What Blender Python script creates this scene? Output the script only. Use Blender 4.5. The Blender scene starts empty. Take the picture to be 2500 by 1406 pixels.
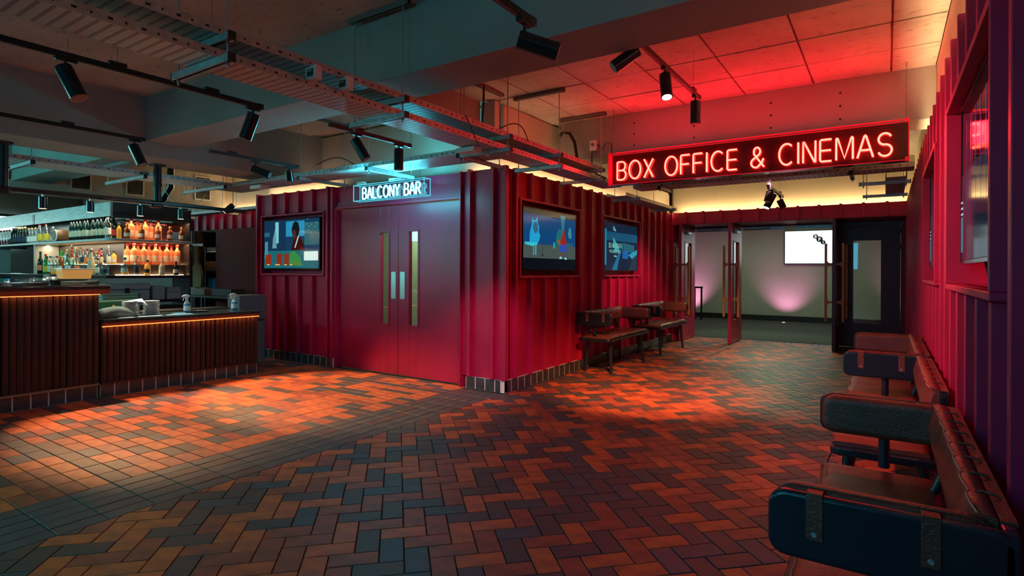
import bpy, bmesh, math, random
from math import sin, cos, pi, radians, atan2, sqrt
from mathutils import Vector, Matrix, Euler
random.seed(7)
S = bpy.context.scene
COL = S.collection
# ------------------------------------------------------------------ camera
cam = bpy.data.objects.new('camera', bpy.data.cameras.new('camera')); COL.objects.link(cam)
cam.data.sensor_width = 36.0; cam.data.lens = 1380.0/2500*36; cam.data.shift_y = -(703-661)/2500.0
cam.data.clip_start = 0.05; cam.data.clip_end = 200
cam.matrix_world = Matrix.Translation((0,0,1.45)) @ Matrix.Rotation(radians(33.55),4,'Z') @ Matrix.Rotation(radians(90),4,'X') @ Matrix.Rotation(radians(0.27),4,'Z')
S.camera = cam
# ------------------------------------------------------------------ world, exposure
W = bpy.data.worlds.new('world'); S.world = W; W.use_nodes = True
W.node_tree.nodes['Background'].inputs[0].default_value = (0.16,0.21,0.23,1)
W.node_tree.nodes['Background'].inputs[1].default_value = 0.07
S.view_settings.view_transform = 'Standard'; S.view_settings.look = 'None'
S.view_settings.exposure = 0.0; S.view_settings.gamma = 1.0; S.view_settings.use_curve_mapping = False
# ------------------------------------------------------------------ lights
def aim(o, tgt):
    d = Vector(tgt)-o.location
    o.rotation_euler = d.to_track_quat('-Z','Y').to_euler()
def area(name, loc, tgt, sx, sy, power, color, spread=180):
    l = bpy.data.lights.new(name,'AREA'); l.shape='RECTANGLE'; l.size=sx; l.size_y=sy; l.energy=power; l.color=color; l.spread=radians(spread)
    o = bpy.data.objects.new(name,l); COL.objects.link(o); o.location=loc; aim(o,tgt); return o
def spot(name, loc, tgt, power, color, ang=40, blend=0.5, r=0.03):
    l = bpy.data.lights.new(name,'SPOT'); l.energy=power; l.color=color; l.spot_size=radians(ang); l.spot_blend=blend; l.shadow_soft_size=r
    o = bpy.data.objects.new(name,l); COL.objects.link(o); o.location=loc; aim(o,tgt); return o
def point(name, loc, power, color, r=0.05):
    l = bpy.data.lights.new(name,'POINT'); l.energy=power; l.color=color; l.shadow_soft_size=r
    o = bpy.data.objects.new(name,l); COL.objects.link(o); o.location=loc; return o
WARM=(1.0,0.62,0.30); CYAN=(0.05,0.62,0.80); RED=(1.0,0.012,0.03); WHITE=(1.0,0.80,0.60)
# daylight from the glazed front of the building, far behind the camera and to its left
area('daylight_left', (-9.5,-3.2,1.6), (-3.8,1.6,2.5), 3.0, 1.6, 70, (0.16,0.66,0.58))
area('daylight_rear', (-2.6,-4.5,2.2), (-1.2,6,0.9), 3.0, 1.2, 95, (0.04,0.42,0.62))
area('teal_fill_bar', (-10.8,-0.9,2.5), (-10.3,3.4,2.2), 3.0, 0.4, 95, (0.15,0.80,0.80))  # unseen teal panel added to light the canopy fascia and rim the spotlights
spot('teal_fill_left', (-5.6,-2.2,3.2), (-4.7,0.9,0), 420, (0.25,0.85,0.62), 60, 1.0, 0.06)  # unseen spot added to tint the left floor green-teal
spot('teal_fill_front', (-1.4,-1.6,3.1), (-1.75,2.1,0), 200, (0.03,0.42,0.80), 48, 1.0, 0.06)  # unseen spot added for the blue tone on the front floor
# red neon sign: the light its tubes give off, upwards and to the front
area('sign_glow_up', (-1.38,6.58,2.92), (-1.38,6.50,3.5), 2.9, 0.05, 24, RED)
area('sign_glow_front', (-1.38,6.58,2.72), (-1.38,0,1.6), 2.9, 0.2, 16, RED)
area('bar_sign_glow', (-5.1,4.86,2.46), (-5.0,3.0,2.3), 1.1, 0.12, 14, CYAN)
area('bar_sign_glow_up', (-5.1,4.93,2.57), (-5.0,4.9,3.5), 1.1, 0.1, 18, CYAN)
area('bar_sign_glow_door', (-5.1,5.10,2.40), (-5.1,5.6,1.6), 1.1, 0.1, 14, CYAN)
# warm LED coves behind the tops of the ribbed walls
area('cove_right', (.374,4.6,2.58), (.374,4.6,3.5), .02, 6.8, 90, (1.0,0.62,0.27))
area('cove_middle', (-3.836,8.8,2.58), (-3.836,8.8,3.5), .02, 6.2, 6, (1.0,0.62,0.27))
# track spots
spot('spot_bar_floor', (-7.74,2.75,2.72), (-5.90,2.75,0), 800, (1.0,0.54,0.25), 48, 0.55, 0.03)
spot('spot_bar_floor', (-7.74,3.95,2.72), (-5.70,4.35,0), 1050, (1.0,0.52,0.21), 50, 0.55, 0.03)
spot('spot_pier', (-1.6,2.5,2.55), (-4.05,5.5,0.45), 460, (1.0,0.42,0.60), 25, 0.9)
spot('spot_lobby', (-1.50,4.55,2.85), (-2.45,6.7,0), 1250, (1.0,0.38,0.15), 50, 1.0)
spot('spot_lobby_far', (-1.50,7.6,2.6), (-2.6,10.7,0), 420, (1.0,0.55,0.26), 46, 0.9)
spot('spot_bench_wall', (-1.2,8.0,2.7), (-3.8,9.7,0.6), 480, (1.0,0.30,0.34), 50, 0.8)
spot('red_fill_right', (-1.7,3.2,2.6), (0.3,4.5,1.30), 330, (1.0,0.20,0.24), 80, 0.9)  # unseen red fill added to brighten the right wall
spot('spot_door', (-3.9,2.4,2.6), (-5.1,5.6,0.6), 22, (1.0,0.40,0.50), 58, 0.9)
area('counter_strip_tall', (-7.292,.9,1.160), (-7.40,.9,1.02), .012, 3.6, 3, (1.0,0.22,0.06)).rotation_euler=(0,radians(38),0)
area('counter_strip_low', (-7.292,3.69,.795), (-7.40,3.69,.65), .012, 1.85, 1.8, (1.0,0.22,0.06)).rotation_euler=(0,radians(38),0)
area('shelf_fill_left', (-10.4,3.62,1.835), (-10.4,3.62,0), 2.8, .03, 14, (1.0,0.74,0.42))  # light added to brighten the bottles below the upper shelf
area('shelf_fill_right', (-9.10,4.02,1.835), (-9.10,4.02,0), .03, .95, 6, (1.0,0.62,0.34))  # added light, brightens the gin bottles from above
area('canopy_fill_left', (-11.0,3.52,2.18), (-11.0,3.52,0), 3.8, .03, 10, (0.85,0.95,0.80))  # light added over the upper-shelf bottles, left leg
area('canopy_fill_right', (-9.06,4.02,2.16), (-9.06,4.02,0), .03, .95, 6, (1.0,0.62,0.34))  # warm light added over the upper-shelf bottles, right leg
spot('teal_fill_benches', (-1.5,-0.9,2.9), (0.05,3.0,.8), 75, (0.02,0.55,0.80), 46, 1.0, 0.05)  # unseen spot added for cyan highlights on the right-hand benches
spot('spot_foyer', (-2.4,14.5,2.9), (-2.2,12.6,0), 160, (0.75,1.0,0.65), 110, 0.8)
for y in (2.36,2.81,3.35,3.84): spot('pendant_light',(-7.85,y,2.10),(-7.75,y,0),60,(0.95,1.0,0.85),80,0.6,0.03)
# uplighters of the inner foyer
for i,(ux,uw) in enumerate(((-2.45,90),(-5.3,170),(0.7,100))):
    spot('uplighter', (ux,17.70,0.06), (ux,18.35,1.2), uw, (1.0,0.34,0.66), 92, 1.0)
area('foyer_ceiling_light', (-2.5,15.6,3.0), (-2.5,15.6,0), 4, 2.5, 60, (0.85,1.0,0.70))
area('bar_work_light', (-10.6,4.6,2.6), (-9.5,3.6,1.2), 1.6, 0.8, 5, (0.55,0.9,0.85))

# ------------------------------------------------------------------ materials
def newmat(name):
    m = bpy.data.materials.new(name); m.use_nodes = True
    nt = m.node_tree; b = nt.nodes['Principled BSDF']; return m, nt, b
def setp(b, **k):
    for n,v in k.items():
        n = {'rough':'Roughness','metal':'Metallic','spec':'Specular IOR Level','trans':'Transmission Weight','ior':'IOR','alpha':'Alpha','coat':'Coat Weight','coatr':'Coat Roughness','estr':'Emission Strength'}[n]
        b.inputs[n].default_value = v
def mat(name, col, rough=0.5, metal=0.0, spec=0.5, var=0.0, vscale=6.0, bump=0.0, bscale=60.0, emit=None, estr=0.0, trans=0.0, ior=1.45, coat=0.0, stretch=(1,1,1), col2=None, thr=(0.35,0.65), detail=5):
    m, nt, b = newmat(name); setp(b, rough=rough, metal=metal, spec=spec, trans=trans, ior=ior, coat=coat)
    c4 = (col[0],col[1],col[2],1); b.inputs['Base Color'].default_value = c4
    N = nt.nodes; L = nt.links
    if var or bump or col2:
        tc = N.new('ShaderNodeTexCoord'); mp = N.new('ShaderNodeMapping'); mp.inputs['Scale'].default_value = stretch
        L.new(tc.outputs['Object'], mp.inputs['Vector'])
    if var or col2:
        nz = N.new('ShaderNodeTexNoise'); nz.inputs['Scale'].default_value = vscale; nz.inputs['Detail'].default_value = detail
        L.new(mp.outputs[0], nz.inputs['Vector'])
        r = N.new('ShaderNodeValToRGB'); r.color_ramp.elements[0].position=thr[0]; r.color_ramp.elements[1].position=thr[1]
        a = c4 if col2 else tuple(min(1,x*(1-var)) for x in col)+(1,)
        z = (col2+(1,)) if col2 else tuple(min(1,x*(1+var)) for x in col)+(1,)
        r.color_ramp.elements[0].color=a; r.color_ramp.elements[1].color=z
        L.new(nz.outputs['Fac'], r.inputs[0]); L.new(r.outputs[0], b.inputs['Base Color'])
    if bump:
        n2 = N.new('ShaderNodeTexNoise'); n2.inputs['Scale'].default_value = bscale; n2.inputs['Detail'].default_value = 6
        L.new(mp.outputs[0], n2.inputs['Vector'])
        bp = N.new('ShaderNodeBump'); bp.inputs['Strength'].default_value = bump; bp.inputs['Distance'].default_value = 0.01
        L.new(n2.outputs['Fac'], bp.inputs['Height']); L.new(bp.outputs[0], b.inputs['Normal'])
    if emit:
        b.inputs['Emission Color'].default_value = (emit[0],emit[1],emit[2],1); b.inputs['Emission Strength'].default_value = estr
    return m
def concrete(name, col, dark=0.55, spots=True, grad=0.25):
    m, nt, b = newmat(name); N=nt.nodes; L=nt.links; setp(b, rough=0.8, spec=0.3)
    tc=N.new('ShaderNodeTexCoord')
    n1=N.new('ShaderNodeTexNoise'); n1.inputs['Scale'].default_value=1.3; n1.inputs['Detail'].default_value=6; L.new(tc.outputs['Object'],n1.inputs['Vector'])
    r1=N.new('ShaderNodeValToRGB'); r1.color_ramp.elements[0].position=.3; r1.color_ramp.elements[1].position=.72
    r1.color_ramp.elements[0].color=tuple(c*(1-grad) for c in col)+(1,); r1.color_ramp.elements[1].color=tuple(min(1,c*(1+grad*.6)) for c in col)+(1,)
    L.new(n1.outputs['Fac'],r1.inputs[0])
    mp=N.new('ShaderNodeMapping'); mp.inputs['Scale'].default_value=(9,26,26); L.new(tc.outputs['Object'],mp.inputs['Vector'])
    n2=N.new('ShaderNodeTexNoise'); n2.inputs['Scale'].default_value=1.0; n2.inputs['Detail'].default_value=4; L.new(mp.outputs[0],n2.inputs['Vector'])
    r2=N.new('ShaderNodeValToRGB'); r2.color_ramp.elements[0].position=.60; r2.color_ramp.elements[1].position=.66
    r2.color_ramp.elements[0].color=(0,0,0,1); r2.color_ramp.elements[1].color=(1,1,1,1); L.new(n2.outputs['Fac'],r2.inputs[0])
    mx=N.new('ShaderNodeMixRGB'); mx.blend_type='MULTIPLY'; mx.inputs[2].default_value=(dark,dark,dark,1)
    mu=N.new('ShaderNodeMath'); mu.operation='MULTIPLY'; mu.inputs[1].default_value=0.8 if spots else 0.0
    L.new(r2.outputs[0],mu.inputs[0]); L.new(mu.outputs[0],mx.inputs[0]); L.new(r1.outputs[0],mx.inputs[1]); L.new(mx.outputs[0],b.inputs['Base Color'])
    n3=N.new('ShaderNodeTexNoise'); n3.inputs['Scale'].default_value=45; n3.inputs['Detail'].default_value=5; L.new(tc.outputs['Object'],n3.inputs['Vector'])
    bp=N.new('ShaderNodeBump'); bp.inputs['Strength'].default_value=.35; bp.inputs['Distance'].default_value=.004; L.new(n3.outputs['Fac'],bp.inputs['Height']); L.new(bp.outputs[0],b.inputs['Normal'])
    return m
def pitted(name, col):
    m=concrete(name,col,dark=.35); return m
def perforated(name, col, axis='y', rough=0.38):
    """galvanised sheet with rows of punched slots (shade inside them painted dark)"""
    m, nt, b = newmat(name); N=nt.nodes; L=nt.links; setp(b, rough=rough, metal=0.35); b.inputs['Base Color'].default_value=col+(1,)
    tc=N.new('ShaderNodeTexCoord'); sp=N.new('ShaderNodeSeparateXYZ'); L.new(tc.outputs['Object'],sp.inputs[0])
    def cell(out, period, duty, off=0.0):
        a=N.new('ShaderNodeMath'); a.operation='MULTIPLY_ADD'; a.inputs[1].default_value=1/period; a.inputs[2].default_value=off+50; L.new(out,a.inputs[0])
        f=N.new('ShaderNodeMath'); f.operation='FRACT'; L.new(a.outputs[0],f.inputs[0])
        l=N.new('ShaderNodeMath'); l.operation='LESS_THAN'; l.inputs[1].default_value=duty; L.new(f.outputs[0],l.inputs[0]); return l.outputs[0]
    along, across = ('Y','X') if axis=='y' else ('X','Y')
    c1=cell(sp.outputs[along],0.058,0.34); c2=cell(sp.outputs[across],0.024,0.36)
    mu=N.new('ShaderNodeMath'); mu.operation='MULTIPLY'; L.new(c1,mu.inputs[0]); L.new(c2,mu.inputs[1])
    t=N.new('ShaderNodeBsdfDiffuse'); t.inputs[0].default_value=(.004,.004,.005,1); ms=N.new('ShaderNodeMixShader'); L.new(mu.outputs[0],ms.inputs[0]); L.new(b.outputs[0],ms.inputs[1]); L.new(t.outputs[0],ms.inputs[2])
    L.new(ms.outputs[0],N['Material Output'].inputs[0])
    nz=N.new('ShaderNodeTexNoise'); nz.inputs['Scale'].default_value=3; L.new(tc.outputs['Object'],nz.inputs['Vector'])
    rr=N.new('ShaderNodeMapRange'); rr.inputs[3].default_value=rough-.1; rr.inputs[4].default_value=rough+.15; L.new(nz.outputs['Fac'],rr.inputs[0]); L.new(rr.outputs[0],b.inputs['Roughness'])
    return m
def emis(name, col, strength):
    m = bpy.data.materials.new(name); m.use_nodes=True; nt=m.node_tree
    for n in list(nt.nodes):
        if n.type=='BSDF_PRINCIPLED': nt.nodes.remove(n)
    e=nt.nodes.new('ShaderNodeEmission'); e.inputs[0].default_value=col+(1,); e.inputs[1].default_value=strength
    nt.links.new(e.outputs[0], nt.nodes['Material Output'].inputs[0]); return m
def neon_mat(name, core, edge, cs, es):
    """gas tube: whiter through its thick middle, coloured at the rim"""
    m = bpy.data.materials.new(name); m.use_nodes=True; nt=m.node_tree; N=nt.nodes; L=nt.links; N.remove(N['Principled BSDF'])
    lw=N.new('ShaderNodeLayerWeight'); lw.inputs[0].default_value=.5
    r=N.new('ShaderNodeValToRGB'); r.color_ramp.elements[0].position=.25; r.color_ramp.elements[1].position=.80
    r.color_ramp.elements[0].color=core+(1,); r.color_ramp.elements[1].color=edge+(1,); L.new(lw.outputs['Facing'],r.inputs[0])
    e=N.new('ShaderNodeEmission'); e.inputs[1].default_value=cs; L.new(r.outputs[0],e.inputs[0]); L.new(e.outputs[0],N['Material Output'].inputs[0]); return m
def clear(name, col=(1,1,1), refl=0.08, rough=0.02):
    """thin clear sheet: mostly transparent with a gloss reflection"""
    m = bpy.data.materials.new(name); m.use_nodes=True; nt=m.node_tree; N=nt.nodes; L=nt.links
    N.remove(N['Principled BSDF'])
    t=N.new('ShaderNodeBsdfTransparent'); t.inputs[0].default_value=col+(1,)
    g=N.new('ShaderNodeBsdfGlossy'); g.inputs['Roughness'].default_value=rough
    lw=N.new('ShaderNodeLayerWeight'); lw.inputs[0].default_value=.5; fr=N.new('ShaderNodeMath'); fr.operation='POWER'; fr.inputs[1].default_value=4.0; L.new(lw.outputs['Facing'],fr.inputs[0])
    ma=N.new('ShaderNodeMath'); ma.operation='MULTIPLY_ADD'; ma.inputs[1].default_value=0.7; ma.inputs[2].default_value=refl-.03; ma.use_clamp=True
    ms=N.new('ShaderNodeMixShader'); L.new(fr.outputs[0],ma.inputs[0]); L.new(ma.outputs[0],ms.inputs[0]); L.new(t.outputs[0],ms.inputs[1]); L.new(g.outputs[0],ms.inputs[2])
    L.new(ms.outputs[0],N['Material Output'].inputs[0]); return m
M = dict(
 crimson = mat('crimson_paint', (0.42,0.008,0.062), rough=0.42, spec=0.5, var=0.10, vscale=3, bump=0.03, bscale=90),
 crimson_door = mat('crimson_door_paint', (0.36,0.008,0.055), rough=0.34, spec=0.6, var=0.10, vscale=2),
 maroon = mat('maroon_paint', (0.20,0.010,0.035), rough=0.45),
 shaded_door = mat('shaded_door_paint', (0.075,0.022,0.050), rough=0.4),  # crimson door paint with the shade darkened into its colour
 concrete = concrete('concrete', (0.46,0.40,0.35)),
 concrete_beam = concrete('concrete_beam', (0.30,0.29,0.27), spots=False, grad=.15),
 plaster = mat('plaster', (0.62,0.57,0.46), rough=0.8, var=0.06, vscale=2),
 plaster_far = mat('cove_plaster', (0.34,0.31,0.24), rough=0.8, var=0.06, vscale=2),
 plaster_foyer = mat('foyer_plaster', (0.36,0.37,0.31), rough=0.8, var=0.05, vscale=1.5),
 mortar = mat('mortar', (0.035,0.03,0.03), rough=0.9, bump=.3),
 carpet = mat('grey_carpet', (0.045,0.052,0.050), rough=0.95, var=0.5, vscale=40, bump=0.5, bscale=200, stretch=(1,6,1)),
 terracotta = mat('terracotta_brick', (0.56,0.115,0.030), rough=0.52, spec=0.45, col2=(0.34,0.075,0.035), vscale=9, bump=.12, bscale=120),
 rust = mat('rust_brick', (0.36,0.070,0.036), rough=0.52, spec=0.45, col2=(0.20,0.050,0.036), vscale=9, bump=.12, bscale=120),
 slate = mat('slate_brick', (0.048,0.048,0.062), rough=0.52, spec=0.5, col2=(0.075,0.064,0.078), vscale=8, bump=.12, bscale=120),
 brown = mat('brown_brick', (0.115,0.048,0.045), rough=0.52, spec=0.45, col2=(0.065,0.050,0.056), vscale=9, bump=.12, bscale=120),
 tile = mat('slate_wall_tile', (0.040,0.052,0.062), rough=0.28, spec=0.6, var=0.25, vscale=8),
 grout = mat('pale_grout', (0.72,0.70,0.60), rough=0.8),
 slat = mat('dark_timber_slat', (0.018,0.010,0.009), rough=0.5, col2=(0.050,0.020,0.014), vscale=2.0, stretch=(14,14,.6), bump=.25, bscale=30),
 copper = mat('copper_edge', (0.34,0.14,0.08), rough=0.35, metal=0.7),
 granite = mat('dark_granite', (0.020,0.030,0.026), rough=0.16, spec=0.6, col2=(0.10,0.12,0.10), vscale=60, thr=(.5,.75)),
 cork = mat('speckled_edge', (0.42,0.24,0.12), rough=.8, col2=(.2,.1,.05), vscale=90),
 black = mat('black_metal', (0.010,0.012,0.015), rough=0.32, spec=0.5),
 satin_black = mat('satin_black', (0.012,0.014,0.018), rough=0.2, spec=0.6),
 galv = mat('galvanised_steel', (0.42,0.45,0.46), rough=0.36, metal=0.5, var=.15, vscale=20),
 galv_dull = mat('dull_steel', (0.20,0.20,0.20), rough=0.5, metal=0.7),
 steel = mat('brushed_steel', (0.62,0.64,0.64), rough=0.3, metal=1.0),
 leather = mat('brown_leather', (0.140,0.038,0.024), rough=0.28, spec=0.6, var=0.25, vscale=5, bump=.35, bscale=140),
 ebony = mat('ebonised_timber', (0.010,0.019,0.030), rough=0.22, spec=0.6, bump=.12, bscale=12, stretch=(1,1,14)),
 thread = mat('pale_stitching', (0.45,0.32,0.22), rough=0.6),
 oak = mat('oak_handle', (0.50,0.25,0.085), rough=0.45, var=.15, vscale=3, stretch=(8,8,.5)),
 glass = clear('window_glass'),
 acrylic = clear('clear_acrylic', (0.93,0.98,1.0), refl=0.07),
 screen_glass = mat('black_screen', (0.006,0.008,0.012), rough=0.06, spec=0.7),
 neon_red = neon_mat('red_neon', (1.0,0.040,0.025), (1.0,0.004,0.005), 22.0, 0),
 neon_cyan = neon_mat('cyan_neon', (0.22,0.95,1.0), (0.02,0.55,0.75), 8.0, 0),
 led_warm = emis('warm_led_tape', (1.0,0.68,0.32), 100.0),
 led_mid = emis('warm_led_tape_mid', (1.0,0.72,0.36), 32.0),
 led_far = emis('warm_led_tape_far', (1.0,0.74,0.33), 130.0),
 led_amber = emis('amber_led_tape', (1.0,0.17,0.035), 7.0),
 led_shelf = emis('shelf_led', (1.0,0.62,0.28), 34.0),
 lamp_lit = emis('lit_lens', (1.0,0.95,0.75), 14.0),
 lamp_warm = emis('lit_pendant_lens', (1.0,0.80,0.50), 2.2),
 red_acrylic = mat('red_acrylic_edge', (0.55,0.01,0.02), rough=0.15, spec=.6, emit=(1,0.01,0.03), estr=0.35),  # glow of the neon in the acrylic, put in as emission
 sign_back = mat('sign_back_panel', (0.045,0.002,0.004), rough=0.12, spec=0.7),
 white_plastic = mat('white_plastic', (0.70,0.72,0.70), rough=0.35),
 grey_plastic = mat('grey_plastic', (0.16,0.18,0.19), rough=0.4),
 marble = mat('marble_fascia', (0.52,0.60,0.58), rough=0.35, col2=(0.40,0.48,0.47), vscale=4, stretch=(1,1,6), thr=(.45,.55)),
 shelf_edge = mat('pale_shelf', (0.40,0.44,0.44), rough=0.4),
 dark_wood = mat('dark_cabinet', (0.022,0.018,0.018), rough=0.4),
)
# ------------------------------------------------------------------ mesh builder
class MB:
    def __init__(s): s.v=[]; s.f=[]; s.m=[]; s.cur=0; s.sm=[]; s.smooth=False
    def add(s, vs, fs, smooth=None):
        o=len(s.v); s.v += [tuple(p) for p in vs]
        for f in fs: s.f.append(tuple(i+o for i in f)); s.m.append(s.cur); s.sm.append(s.smooth if smooth is None else smooth)
        return s
    def box(s, x0,x1,y0,y1,z0,z1):
        if x0>x1: x0,x1=x1,x0
        if y0>y1: y0,y1=y1,y0
        if z0>z1: z0,z1=z1,z0
        return s.add([(x0,y0,z0),(x1,y0,z0),(x1,y1,z0),(x0,y1,z0),(x0,y0,z1),(x1,y0,z1),(x1,y1,z1),(x0,y1,z1)],
          [(0,3,2,1),(4,5,6,7),(0,1,5,4),(1,2,6,5),(2,3,7,6),(3,0,4,7)])
    def cbox(s, x0,x1,y0,y1,z0,z1, c=0.003):
        """box with chamfered top edges"""
        return s.add([(x0,y0,z0),(x1,y0,z0),(x1,y1,z0),(x0,y1,z0),(x0,y0,z1-c),(x1,y0,z1-c),(x1,y1,z1-c),(x0,y1,z1-c),
                      (x0+c,y0+c,z1),(x1-c,y0+c,z1),(x1-c,y1-c,z1),(x0+c,y1-c,z1)],
          [(0,1,5,4),(1,2,6,5),(2,3,7,6),(3,0,4,7),(4,5,9,8),(5,6,10,9),(6,7,11,10),(7,4,8,11),(8,9,10,11)])
    def cyl(s, p0, p1, r0, r1=None, n=12, caps=True):
        r1 = r0 if r1 is None else r1
        p0=Vector(p0); p1=Vector(p1); d=(p1-p0).normalized()
        a = Vector((0,0,1)) if abs(d.z)<.9 else Vector((1,0,0))
        u=d.cross(a).normalized(); w=d.cross(u)
        vs=[]
        for i in range(n):
            t=2*pi*i/n; q=u*cos(t)+w*sin(t)
            vs.append(p0+q*r0); vs.append(p1+q*r1)
        s.add(vs,[(2*i,2*i+1,(2*i+3)%(2*n),(2*i+2)%(2*n)) for i in range(n)],True)
        if caps:
            s.add([vs[2*i] for i in range(n)],[tuple(range(n))],False); s.add([vs[2*i+1] for i in range(n)],[tuple(reversed(range(n)))],False)
        return s
    def lathe(s, prof, c=(0,0,0), n=14):
        vs=[]
        for r,z in prof:
            for i in range(n):
                t=2*pi*i/n; vs.append((c[0]+r*cos(t), c[1]+r*sin(t), c[2]+z))
        fs=[]
        for k in range(len(prof)-1):
            for i in range(n):
                j=(i+1)%n; fs.append((k*n+i,k*n+j,(k+1)*n+j,(k+1)*n+i))
        s.add(vs,fs,True)
        if prof[0][0]>1e-5: s.add(vs[:n],[tuple(reversed(range(n)))],False)
        if prof[-1][0]>1e-5: s.add(vs[-n:],[tuple(range(n))],False)
        return s
    def tube(s, pts, r, n=7, caps=True):
        pts=[Vector(p) for p in pts]; vs=[]; prev=None
        for i,p in enumerate(pts):
            d=(pts[min(i+1,len(pts)-1)]-pts[max(i-1,0)])
            if d.length<1e-9: d=Vector((0,0,1))
            d.normalize()
            if prev is None:
                a=Vector((0,0,1)) if abs(d.z)<.9 else Vector((0,1,0)); u=d.cross(a).normalized()
            else:
                u=(prev-d*prev.dot(d)); u = u.normalized() if u.length>1e-6 else d.orthogonal().normalized()
            prev=u; w=d.cross(u)
            for k in range(n):
                t=2*pi*k/n; vs.append(p+(u*cos(t)+w*sin(t))*r)
        fs=[]
        for i in range(len(pts)-1):
            for k in range(n):
                j=(k+1)%n; fs.append((i*n+k,i*n+j,(i+1)*n+j,(i+1)*n+k))
        s.add(vs,fs,True)
        if caps: s.add(vs[:n],[tuple(reversed(range(n)))],False); s.add(vs[-n:],[tuple(range(n))],False)
        return s
    def prism(s, poly, axis, a, b):
        """extrude a 2-D outline along an axis: x -> (y,z), y -> (x,z), z -> (x,y)"""
        def P(q,t):
            return {'x':(t,q[0],q[1]),'y':(q[0],t,q[1]),'z':(q[0],q[1],t)}[axis]
        n=len(poly); vs=[P(q,a) for q in poly]+[P(q,b) for q in poly]
        s.add(vs,[(i,(i+1)%n,(i+1)%n+n,i+n) for i in range(n)]+[tuple(reversed(range(n))),tuple(range(n,2*n))])
        return s
    def quad(s,a,b,c,d): return s.add([a,b,c,d],[(0,1,2,3)])
def mesh(name, mb, mats):
    me=bpy.data.meshes.new(name); me.from_pydata(mb.v,[],mb.f); me.validate()
    if not isinstance(mats,(list,tuple)): mats=[mats]
    for m in mats: me.materials.append(M[m] if isinstance(m,str) else m)
    if len(me.polygons)==len(mb.m):
        me.polygons.foreach_set('material_index', mb.m); me.polygons.foreach_set('use_smooth', mb.sm)
    bm=bmesh.new(); bm.from_mesh(me); bmesh.ops.recalc_face_normals(bm, faces=bm.faces); bm.to_mesh(me); bm.free()
    me.update(); return me
def obj(name, mb, mats, parent=None, bevel=0.0, seg=2, **props):
    me = mb if isinstance(mb, bpy.types.Mesh) else mesh(name, mb, mats)
    o=bpy.data.objects.new(name, me); COL.objects.link(o)
    if parent is not None: o.parent=parent
    if bevel:
        md=o.modifiers.new('b','BEVEL'); md.width=bevel; md.segments=seg; md.limit_method='ANGLE'; md.angle_limit=radians(40)
    for k,v in props.items(): o[k]=v
    return o
def tag(o,label,cat,group=None):
    o['label']=label; o['category']=cat
    if group: o['group']=group
    return o
def thing(name,label,cat,loc=(0,0,0),rz=0,group=None):
    o=bpy.data.objects.new(name,None); COL.objects.link(o); o.location=loc; o.rotation_euler=(0,0,rz); o.empty_display_size=.1
    return tag(o,label,cat,group)
def struct(name,mb,mats,parent=None,bevel=0,**p):
    o=obj(name,mb,mats,parent,bevel,**p)
    if parent is None: o['kind']='structure'
    return o
def dup(root,loc,rz=None,label=None,group=None):
    r=root.copy(); COL.objects.link(r); r.location=loc
    if rz is not None: r.rotation_euler=(0,0,rz)
    if label: r['label']=label
    if group: r['group']=group
    for ch in list(root.children):
        c=ch.copy(); COL.objects.link(c); c.parent=r
        for g in ch.children:
            d=g.copy(); COL.objects.link(d); d.parent=c
    return r
ORD=['first','second','third','fourth','fifth','sixth','seventh','eighth','ninth','tenth','eleventh','twelfth','thirteenth','fourteenth','fifteenth','sixteenth','seventeenth','eighteenth','nineteenth','twentieth','twenty-first','twenty-second','twenty-third','twenty-fourth']
# ================================================================== FLOOR
F_=cam.matrix_world.to_3x3() @ Vector((0,0,-1)); F_.z=0; F_.normalize(); R_=Vector((F_.y,-F_.x,0))
def inview(x,y,pad=60):
    d=x*F_.x+y*F_.y
    if d<0.25: return None
    u=1250+1380*(x*R_.x+y*R_.y)/d; v=661+1380*1.45/d
    return d if (-pad<u<2500+pad and v<1406+pad) else None
floor=struct('floor', MB().box(-16,0.6,-5,12.93,-0.25,-0.010), 'mortar')
BR=['terracotta','rust','slate','brown']
def brickset(name, cells, weights, limit, seed):
    """cells: (cx,cy,rot,hx,hy,clip) ; the nearest become parts, the rest one stuff mesh"""
    rnd=random.Random(seed); near=[]; far=[]
    for c in cells:
        d=inview(c[0],c[1])
        (near if d is not None else far).append((d or 99,c))
    near.sort(key=lambda t:t[0]); parts=near[:limit]; rest=near[limit:]+far
    cache={}
    def pick(): return rnd.choices(range(4),weights)[0]
    for d,(x,y,r,hx,hy,poly) in parts:
        k=pick(); g=.0032
        if poly is None:
            key=(round(hx,4),round(hy,4),k,rnd.randint(0,2))
            if key not in cache:
                cache[key]=mesh(name, MB().cbox(-hx+g,hx-g,-hy+g,hy-g,-.012,0,.0025), BR[k])
            o=obj(name,cache[key],None,floor)
        else:
            mb=MB(); mb.prism([(px-x,py-y) for px,py in poly],'z',-.012,-.0003); o=obj(name,mb,BR[k],floor)
        o.location=(x,y,rnd.uniform(-.0012,.0006)); 
        o.rotation_euler=(rnd.gauss(0,.0025),rnd.gauss(0,.0025),r if poly is None else 0)
    if rest:
        mb=MB(); g=.0032
        for d,(x,y,r,hx,hy,poly) in rest:
            mb.cur=pick(); z=rnd.uniform(-.0012,.0006)
            if poly is None:
                t=MB().cbox(-hx+g,hx-g,-hy+g,hy-g,-.012,0,.0025); c,s_=cos(r),sin(r)
                mb.add([(x+vx*c-vy*s_, y+vx*s_+vy*c, vz+z) for vx,vy,vz in t.v], t.f)
            else: mb.prism(poly,'z',-.012,z-.0003)
        obj(name+'_field',mb,BR,floor,kind='stuff')
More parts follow.
